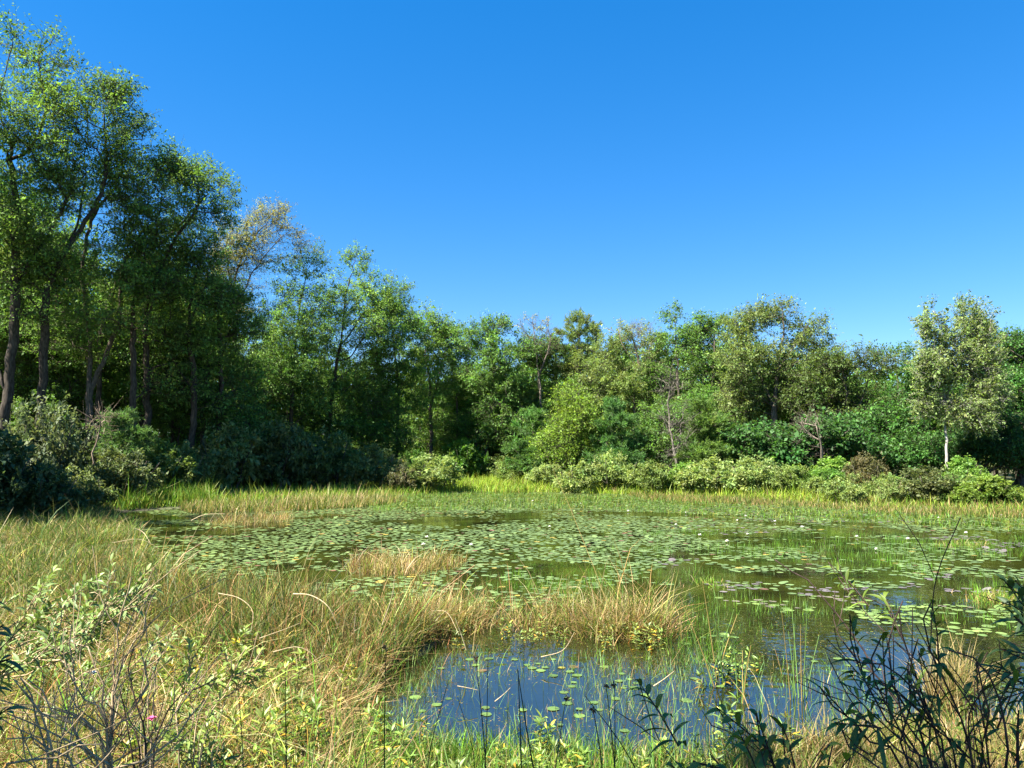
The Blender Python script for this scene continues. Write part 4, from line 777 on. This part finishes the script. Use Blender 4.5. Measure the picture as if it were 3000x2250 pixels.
RS = [('dark straight rush stem, leftmost of the tall ones at the bottom', [(1128,2420,3.1),(1126,2150,3.1),(1131,1898,3.1)], .0035, 1),
 ('dark rush stem with a reddish tip leaning a little left over the pool', [(1425,2450,3.1),(1420,2200,3.1),(1394,1930,3.1)], .0035, 1),
 ('slim dark rush stem crossing close behind the reddish tipped one', [(1412,2420,3.2),(1425,2150,3.2),(1430,1905,3.2)], .003, 0),
 ('dark rush stem leaning left at the middle of the pool', [(1530,2420,3.0),(1526,2200,3.0),(1518,1965,3.0)], .004, 0),
 ('dark rush slanting from the bottom up left to the middle of the pool', [(1590,2400,2.9),(1545,2150,2.9),(1516,1960,2.9)], .004, 0),
 ('rush leaning right with a brown bur near its tip', [(1600,2460,3.0),(1630,2230,3.0),(1658,2045,3.0)], .003, 1),
 ('dark rush with a black bristly bur at its tip, right of the pool middle', [(1775,2420,2.8),(1762,2230,2.8),(1738,2080,2.8)], .004, 1),
 ('dark rush slanting down right past the black bristly bur', [(1920,2360,2.8),(1820,2180,2.8),(1715,2040,2.8)], .003, 0),
 ('twin topped dark rush with two small heads', [(1815,2420,2.9),(1795,2180,2.9),(1776,2010,2.9)], .0035, 1),
 ('thin straight rush beside the twin topped one', [(1800,2420,3.0),(1802,2180,3.0),(1800,2005,3.0)], .003, 1),
 ('short dark rush at the bottom left of the pool', [(1090,2420,2.9),(1075,2250,2.9),(1052,2060,2.9)], .003, 0),
 ('dark rush rising from the bottom at the left bank', [(842,2450,2.8),(838,2200,2.8),(835,1985,2.8)], .0035, 0),
 ('dark curved rush over the left bank weeds', [(710,2450,2.8),(712,2230,2.8),(697,2000,2.8)], .003, 0),
 ('leaning dark rush between the bank and the pool', [(1235,2420,3.0),(1260,2200,3.0),(1315,1990,3.0)], .0028, 0),
 ('faint thin rush slanting left across the near grass', [(1360,2420,3.0),(1390,2230,3.0),(1340,2040,3.0)], .0025, 0)]
for a in RS: rush(*a)
DS = [('bent straw coloured stalk arching like a hook, largest over the rush bed', [(860,1740,6.4),(910,1744,6.3),(960,1775,6.2),(988,1830,6.2)], .011, 0, 1),
 ('long pale stalk arching low left of the hook shaped one', [(640,1738,6.5),(700,1752,6.4),(740,1790,6.3),(735,1850,6.2)], .007, 0, 1),
 ('pale arched double stalk bending over the left corner weeds', [(145,1935,4.0),(190,1938,4.0),(215,1980,4.0),(228,2080,4.0),(225,2150,4.0)], .010, 0, 1),
 ('straw stalk lying slantwise across the tan sedge', [(1585,1925,7.2),(1650,1905,7.2),(1683,1852,7.2)], .009, 0, 1),
 ('broken straw stalk standing at the left end of the tan sedge', [(1366,1905,7.2),(1355,1870,7.2),(1333,1810,7.2)], .009, 0, 1),
 ('thin straw stalk bent over above the tan sedge', [(1265,1790,8.2),(1310,1795,8.0),(1345,1860,7.5)], .006, 0, 1),
 ('broken pale stick lying slantwise on the blue water', [(1915,2010,6.2),(1945,1990,6.2),(1975,1966,6.2)], .010, 0, 1),
 ('pale stick floating flat in the left of the pool', [(1340,2010,6.2),(1370,2015,6.2),(1400,2022,6.2)], .008, 0, 1),
 ('short pale stick slanting up from the pool', [(1450,2055,5.8),(1475,2035,5.8),(1495,2015,5.8)], .007, 0, 1),
 ('tall golden reed blade bent over the rush bed', [(1120,1830,7.0),(1150,1740,7.0),(1158,1650,7.0)], .008, 0, 1),
 ('curved straw stalk by the shaded water at the left shore', [(560,1525,20),(600,1508,20),(660,1505,20)], .02, 0, 1),
 ('bent straw stalk by the left lily pads', [(395,1548,16),(420,1560,16),(440,1590,15.5)], .016, 0, 1),
 ('pale stalk arching over the marsh grass left of the pads', [(330,1590,14),(410,1580,14),(470,1610,14)], .010, 0, 1),
 ('thin pale arc of dead rush low over the bank weeds', [(800,1910,5.2),(870,1895,5.2),(920,1920,5.2),(940,1960,5.2)], .006, 0, 1),
 ('pale fallen stalk pointing down right at the rush bed', [(760,1870,6.2),(830,1845,6.2),(880,1825,6.2)], .006, 0, 1),
 ('thin straw stalk bent right over the middle water', [(1668,1720,9.5),(1700,1725,9.4),(1715,1790,9.0)], .006, 0, 1)]
for a in DS: rush(*a)
def reed(label, foot, tips, Y, col):
    p = at(foot[0], foot[1], Y); o = thing('reed_clump', label, 'reeds', (p[0], p[1], 0)); mb = MB(); rng = np.random.default_rng(int(foot[0]))
    for k_, (x, y) in enumerate(tips):
        q = at(x, y, Y + rng.normal(0, .12)) - np.array([p[0], p[1], 0]); b0 = np.array([rng.normal(0, .05), rng.normal(0, .05), -.1]); path = smooth_path([b0, (b0+q)/2 + np.array([0, 0, .04]), q], .06)
        mb.tube(path, np.linspace(.0055, .0018, len(path)), 4, np.array([.14,.25,.06])*(1 if k_ % 4 else 1)*rng.uniform(.8, 1.25) if k_ % 4 else np.array([.40,.30,.10]))
    link('blades', mb.mesh('blades', GRASS), o)
reed('tall thin green reeds standing in the open water right of the tan sedge', (2095,1960), [(2060,1715),(2085,1760),(2100,1750),(2150,1785),(2160,1800),(2145,1810),(2000,1770),(2035,1850),(1990,1745),(2170,1830)], 6.7, gG)
reed('tall thin green reeds nearest the dark bush', (2330,1990), [(2290,1790),(2320,1780),(2330,1800),(2365,1780),(2345,1830),(2400,1860),(2310,1850)], 6.3, gG)
reed('bright thick green reed tuft beside the smartweed', (2175,2025), [(2175,1905),(2160,1925),(2190,1930),(2150,1895),(2200,1890)], 6.2, gB)
reed('thin dark green rushes behind the leaning pale leaved willow', (700,1880), [(690,1640),(720,1690),(660,1700),(745,1720),(705,1660),(760,1690)], 7.6, gD)
reed('dark green rushes in front of the left lily pads', (500,1830), [(480,1640),(520,1660),(505,1600),(450,1680),(540,1690)], 8.6, gD)
reed('green rushes rising out of the marsh grass at the left', (170,1740), [(150,1570),(190,1590),(165,1540),(220,1600),(130,1600)], 10.5, gD)

# shrubs at the path: stems first, leafy shoots at their ends
def shoots(lf, st, tips, dirs, rng, n_leaf, L, W, tint, bend=.7, span=.18, stem_t=(1, 1, 1)):
    P_, D_, T_ = [], [], []
    for p, d in zip(tips, dirs):
        d = nrm(np.asarray(d, float)); a = p - d*span; st.tube(np.array([a, a*.5+p*.5 + rng.normal(0, .004, 3), p]), [.003, .0025, .0015], 3, stem_t)
        x = nrm(np.cross(d, [.3, .2, .9])); y = np.cross(d, x); n = int(n_leaf*rng.uniform(.7, 1.3))
        for k_ in range(n):
            t = k_/n; an = k_*2.4; o = x*cos(an) + y*sin(an); P_.append(a + d*span*t); D_.append(o*(1.1-.6*t) + d*(.35+.7*t) + UP*.1)
            T_.append(t)
    n = len(P_); T_ = np.array(T_); lance(lf, np.array(P_), np.array(D_) + rng.normal(0, .15, (n, 3)), UP + rng.normal(0, .25, (n, 3)), L*rng.uniform(.65, 1.2, n)*(1-.3*T_), W*rng.uniform(.8, 1.2, n), np.asarray(tint)*np.exp(rng.normal(0, .2, (n, 1)))*(1 + T_[:, None]*np.array([.35, .25, 0])), bend*rng.uniform(.4, 1.5, n), 6)
def path_shrub(label, foot, stems, seed, n_leaf, L, W, tint, bend, bark, r0, side=2, leafy=1.0, lean=None, span=.2, sub=.35):
    """stems: lists of (px, py, distance); the foot is the first point of the first stem"""
    rng = np.random.default_rng(seed); f = at(*foot); f[2] = zat(f[0], f[1]); o = thing('willow_shrub' if leafy else 'dead_shrub', label, 'shrub', f); st = MB(); lf = MB(); tips = []; dirs = []
    for s_ in stems:
        p = smooth_path([f*0 + rng.normal(0, .04, 3)*np.array([1, 1, 0])] + [at(*q) - f for q in s_], .07); p[1:-1] += rng.normal(0, .006, (len(p)-2, 3)); n = len(p)
        rr = np.linspace(r0*rng.uniform(.7, 1.1), .0022, n); st.tube(p, rr, 5); tips.append(p[-1]); dirs.append(p[-1]-p[-4])
        for _ in range(side):
            k_ = rng.integers(int(n*.4), n-2); d = nrm(p[k_+1]-p[k_-1]); dv = nrm(d + rng.normal(0, .55, 3) + UP*.25); Ls = sub*rng.uniform(.4, 1.1); e = p[k_] + dv*Ls + UP*.04*rng.normal(); m_ = (p[k_]+e)/2 + rng.normal(0, .025, 3)
            st.tube(smooth_path([p[k_], m_, e], .05), np.linspace(rr[k_]*.6, .0015, len(smooth_path([p[k_], m_, e], .05))), 4)
            if rng.random() < .75: tips.append(e); dirs.append(dv)
            if rng.random() < .5:
                dv2 = nrm(dv + rng.normal(0, .6, 3)); e2 = m_ + dv2*Ls*.6; st.tube(np.array([m_, m_*.5+e2*.5+rng.normal(0, .01, 3), e2]), [rr[k_]*.4, .002, .001], 3)
    if leafy:
        ok = rng.random(len(tips)) < leafy; shoots(lf, st, [t for t, q in zip(tips, ok) if q], [t for t, q in zip(dirs, ok) if q], rng, n_leaf, L, W, tint, bend, span, (1, 1, 1))
    link('stems', st.mesh('stems', bark, True), o)
    if leafy and lf.v: link('foliage', lf.mesh('foliage', WILLOW), o)
    return o
RB = [[(2700,2180,2.7),(2560,1960,2.75),(2440,1790,2.8),(2340,1690,2.85),(2270,1640,2.9)],
 [(2720,2200,2.6),(2620,2000,2.6),(2610,1850,2.6),(2645,1760,2.6)], [(2760,2200,2.6),(2690,2000,2.55),(2650,1900,2.55),(2635,1790,2.55)],
 [(2760,2200,2.4),(2700,2050,2.4),(2600,1960,2.4),(2520,1930,2.4),(2470,1880,2.4)], [(2700,2230,2.5),(2600,2110,2.5),(2530,1990,2.5),(2500,1900,2.5),(2490,1800,2.5)],
 [(2850,2240,2.3),(2800,2080,2.3),(2740,1950,2.3),(2720,1850,2.3),(2730,1760,2.3)], [(2900,2240,2.3),(2870,2050,2.3),(2860,1930,2.3)],
 [(2650,2260,2.3),(2560,2180,2.3),(2490,2110,2.3),(2440,2060,2.3),(2400,2010,2.3)], [(2600,2280,2.2),(2520,2230,2.2),(2480,2170,2.2),(2460,2120,2.2)],
 [(2950,2260,2.2),(2940,2080,2.2),(2900,1980,2.2),(2840,1910,2.2),(2780,1905,2.2)], [(2660,2230,2.6),(2665,2050,2.6),(2665,1980,2.6),(2690,1870,2.6)],
 [(2800,2250,2.5),(2730,2120,2.5),(2640,2030,2.5),(2560,1990,2.5)], [(2980,2280,2.2),(2990,2150,2.2),(2985,2080,2.2)], [(2700,2280,2.2),(2640,2200,2.2),(2560,2120,2.2),(2500,2090,2.2)],
 [(2750,2270,2.3),(2660,2180,2.3),(2590,2050,2.3),(2560,1960,2.3),(2585,1860,2.3)], [(2850,2270,2.4),(2790,2180,2.4),(2720,2130,2.4),(2690,2090,2.4)], [(2890,2270,2.4),(2830,2180,2.4),(2850,2120,2.4),(2900,2080,2.4)]]
path_shrub('large dark willow bush with many bare stems and drooping narrow leaves in shade, bottom right', (2900,2560,2.4), RB, 701, 12, .105, .0145, (.085,.135,.016), .9, DARKTWIG, .007, 3, .5)
path_shrub('dark willow shoot with broad drooping leaves, left of the large dark bush', (2350,2620,2.3), [[(2300,2350,2.2),(2240,2180,2.2),(2215,2090,2.2)], [(2340,2350,2.2),(2330,2220,2.2),(2290,2120,2.2)], [(2250,2400,2.15),(2120,2260,2.15),(2080,2210,2.15)], [(2300,2400,2.1),(2180,2290,2.1),(2030,2230,2.1)], [(2380,2400,2.2),(2420,2270,2.2),(2440,2180,2.2)], [(2200,2420,2.1),(2080,2330,2.1),(1960,2240,2.1)]], 702, 12, .10, .019, (.085,.13,.016), .9, DARKTWIG, .006, 2, .9)
path_shrub('leafy willow bough hanging in at the right edge, sunlit at its top', (3250,2300,2.5), [[(3160,2000,2.5),(3060,1800,2.5),(2975,1700,2.5)], [(3150,2000,2.4),(3050,1880,2.4),(2965,1800,2.4)], [(3150,2050,2.4),(3060,1960,2.35),(2930,1900,2.35)], [(3150,2100,2.3),(3040,2020,2.3),(2900,1960,2.3)], [(3150,2100,2.3),(3060,1990,2.3),(2960,1990,2.3),(2930,2050,2.3)], [(3150,1980,2.5),(3080,1870,2.5),(3010,1840,2.5)]], 703, 16, .10, .019, (.055,.11,.035), .7, DARKTWIG, .007, 3, 1.0)
LW = [[(-150,2060,3.6),(120,1960,3.6),(260,1850,3.65),(330,1740,3.7)], [(-100,2020,3.6),(150,1880,3.6),(330,1790,3.6),(420,1700,3.6)], [(-100,2000,3.7),(60,1850,3.7),(200,1760,3.7),(290,1690,3.7)], [(-150,1950,3.6),(40,1830,3.6),(110,1750,3.6),(130,1700,3.6)],
 [(-150,2080,3.5),(80,1950,3.5),(240,1860,3.5),(380,1790,3.5),(440,1740,3.5)], [(-180,1900,3.6),(-20,1800,3.6),(60,1740,3.6)], [(-120,2050,3.5),(180,1900,3.5),(300,1800,3.5),(360,1720,3.5)], [(-120,1980,3.8),(100,1840,3.8),(230,1740,3.8),(250,1700,3.8)],
 [(-140,2080,3.4),(60,1960,3.4),(150,1880,3.4),(180,1770,3.4)], [(-100,2000,3.65),(200,1840,3.65),(320,1760,3.65),(390,1740,3.65)]]
path_shrub('willow leaning in from the left edge with pale silvery green leaves over straw coloured stems', (-400,2250,3.6), LW, 704, 20, .080, .017, (.15,.225,.075), .5, TWIG, .009, 9, 1.0, sub=.26, span=.16)
path_shrub('small sunlit willow with pale leaves in the middle of the near left bank', (560,2330,3.4), [[(600,2150,3.5),(670,2000,3.6),(720,1900,3.7)], [(580,2120,3.5),(640,1990,3.6),(770,1960,3.7)], [(640,2100,3.6),(720,1980,3.7),(770,1900,3.8)], [(520,2140,3.5),(540,2030,3.6),(560,1960,3.7)], [(600,2120,3.6),(690,2020,3.7),(745,1990,3.7),(790,1960,3.7)], [(560,2100,3.6),(590,2010,3.7),(655,1960,3.7)]], 705, 15, .075, .017, (.17,.245,.055), .45, TWIG, .005, 4, 1.0, sub=.25, span=.15)
path_shrub('small shoot of pale willow leaves behind the dead grey stems', (420,2200,4.2), [[(440,2000,4.3),(460,1880,4.4),(470,1830,4.4)], [(450,2000,4.3),(480,1900,4.3),(520,1830,4.3)], [(420,2000,4.3),(440,1900,4.3),(455,1870,4.3)]], 706, 12, .08, .018, (.15,.22,.09), .6, TWIG, .005, 1, 1.0, sub=.2, span=.14)
GD = [[(320,2150,3.0),(330,2000,3.1),(345,1880,3.1),(360,1760,3.1),(385,1690,3.1)], [(310,2150,3.0),(300,2000,3.0),(270,1930,3.0),(200,1880,3.0)], [(325,2100,3.0),(340,1980,3.0),(400,1880,3.0),(470,1800,3.0)], [(330,2100,3.1),(350,1950,3.1),(420,1850,3.1),(450,1740,3.1)],
 [(320,2150,2.9),(250,2060,2.9),(215,1960,2.9),(210,1830,2.9)], [(330,2180,3.0),(400,2080,3.0),(430,1990,3.0),(410,1900,3.0)], [(300,2200,2.9),(200,2100,2.9),(110,2040,2.9),(60,1985,2.9)]]
path_shrub('dead grey shrub with upright bare twigs near the left corner', (310,2560,3.0), GD, 707, 0, 1, 1, 1, 1, TWIG, .0075, 7, 0, sub=.4)
path_shrub('tangle of fallen grey brown branches in the bottom left corner', (60,2650,2.6), [[(180,2380,2.7),(120,2150,2.7),(70,2000,2.7),(60,1985,2.7)], [(150,2250,2.6),(100,2080,2.6),(40,1990,2.6)], [(220,2300,2.6),(130,2180,2.6),(60,2160,2.6),(20,2165,2.6)], [(300,2300,2.7),(180,2160,2.7),(20,2090,2.7)], [(0,2300,2.5),(130,2220,2.5),(300,2180,2.5)], [(380,2350,2.7),(260,2200,2.7),(150,2060,2.7),(80,1990,2.7)], [(150,2380,2.6),(300,2280,2.6),(500,2180,2.6),(600,2050,2.6)]], 708, 0, 1, 1, 1, 1, TWIG, .010, 5, 0, sub=.45)
path_shrub('dark bare twigs between the dead grey shrub and the small sunlit willow', (420,2600,2.9), [[(400,2250,2.9),(360,2100,2.9),(350,2020,2.9)], [(420,2300,2.9),(400,2150,2.9),(310,2060,2.9)], [(430,2300,2.8),(410,2100,2.8),(380,2000,2.8),(390,1900,2.8)], [(440,2280,2.9),(480,2100,2.9),(560,2020,2.9),(640,1985,2.9)]], 709, 0, 1, 1, 1, 1, DARKTWIG, .006, 4, 0, sub=.3)
path_shrub('dim leafy branch in shade at the very left edge', (-500,2200,2.4), [[(-200,2000,2.3),(-60,1900,2.3),(10,1830,2.3)], [(-200,2050,2.3),(-60,1960,2.3),(30,1930,2.3)], [(-200,2100,2.3),(-80,2030,2.3),(0,2010,2.3)], [(-220,1950,2.3),(-80,1850,2.3),(-20,1750,2.3)]], 710, 15, .09, .02, (.05,.10,.04), .7, DARKTWIG, .006, 3, 1.0)
for nm, lb_, (x, y, Y), m_ in (('pink_blossom', 'single pink blossom low in the weeds of the near left bank', (445,2105,3.3), plain('pink_petal', (.75,.12,.32))), ('white_blossom', 'flat white flower head beside the dead grey shrub', (275,1972,3.8), WHITE)):
    p = at(x, y, Y); o = thing(nm, lb_, 'flower', (p[0], p[1], zat(p[0], p[1]))); h = p[2]-zat(p[0], p[1]); mb = MB(); mb.tube(np.array([(0,0,-.02),(.01,0,h*.5),(0,0,h)]), .002, 4); link('stem', mb.mesh('stem', STEM), o)
    mb = MB(); n = 14; an = np.arange(n)*2.4; d = np.column_stack([np.cos(an), np.sin(an), .3+.3*np.cos(an*3)]); leaf_quads(mb, np.tile([0, 0, h], (n, 1)), d, UP + d*0, np.full(n, .022), .6, np.ones((n, 3))); link('petals', mb.mesh('petals', m_), o)
for o in C.objects:
    if 'label' in o and not 4 <= len(o['label'].split()) <= 16: print('LABEL', len(o['label'].split()), o['label'])
print('done', round(time.time()-T0, 1), flush=True)
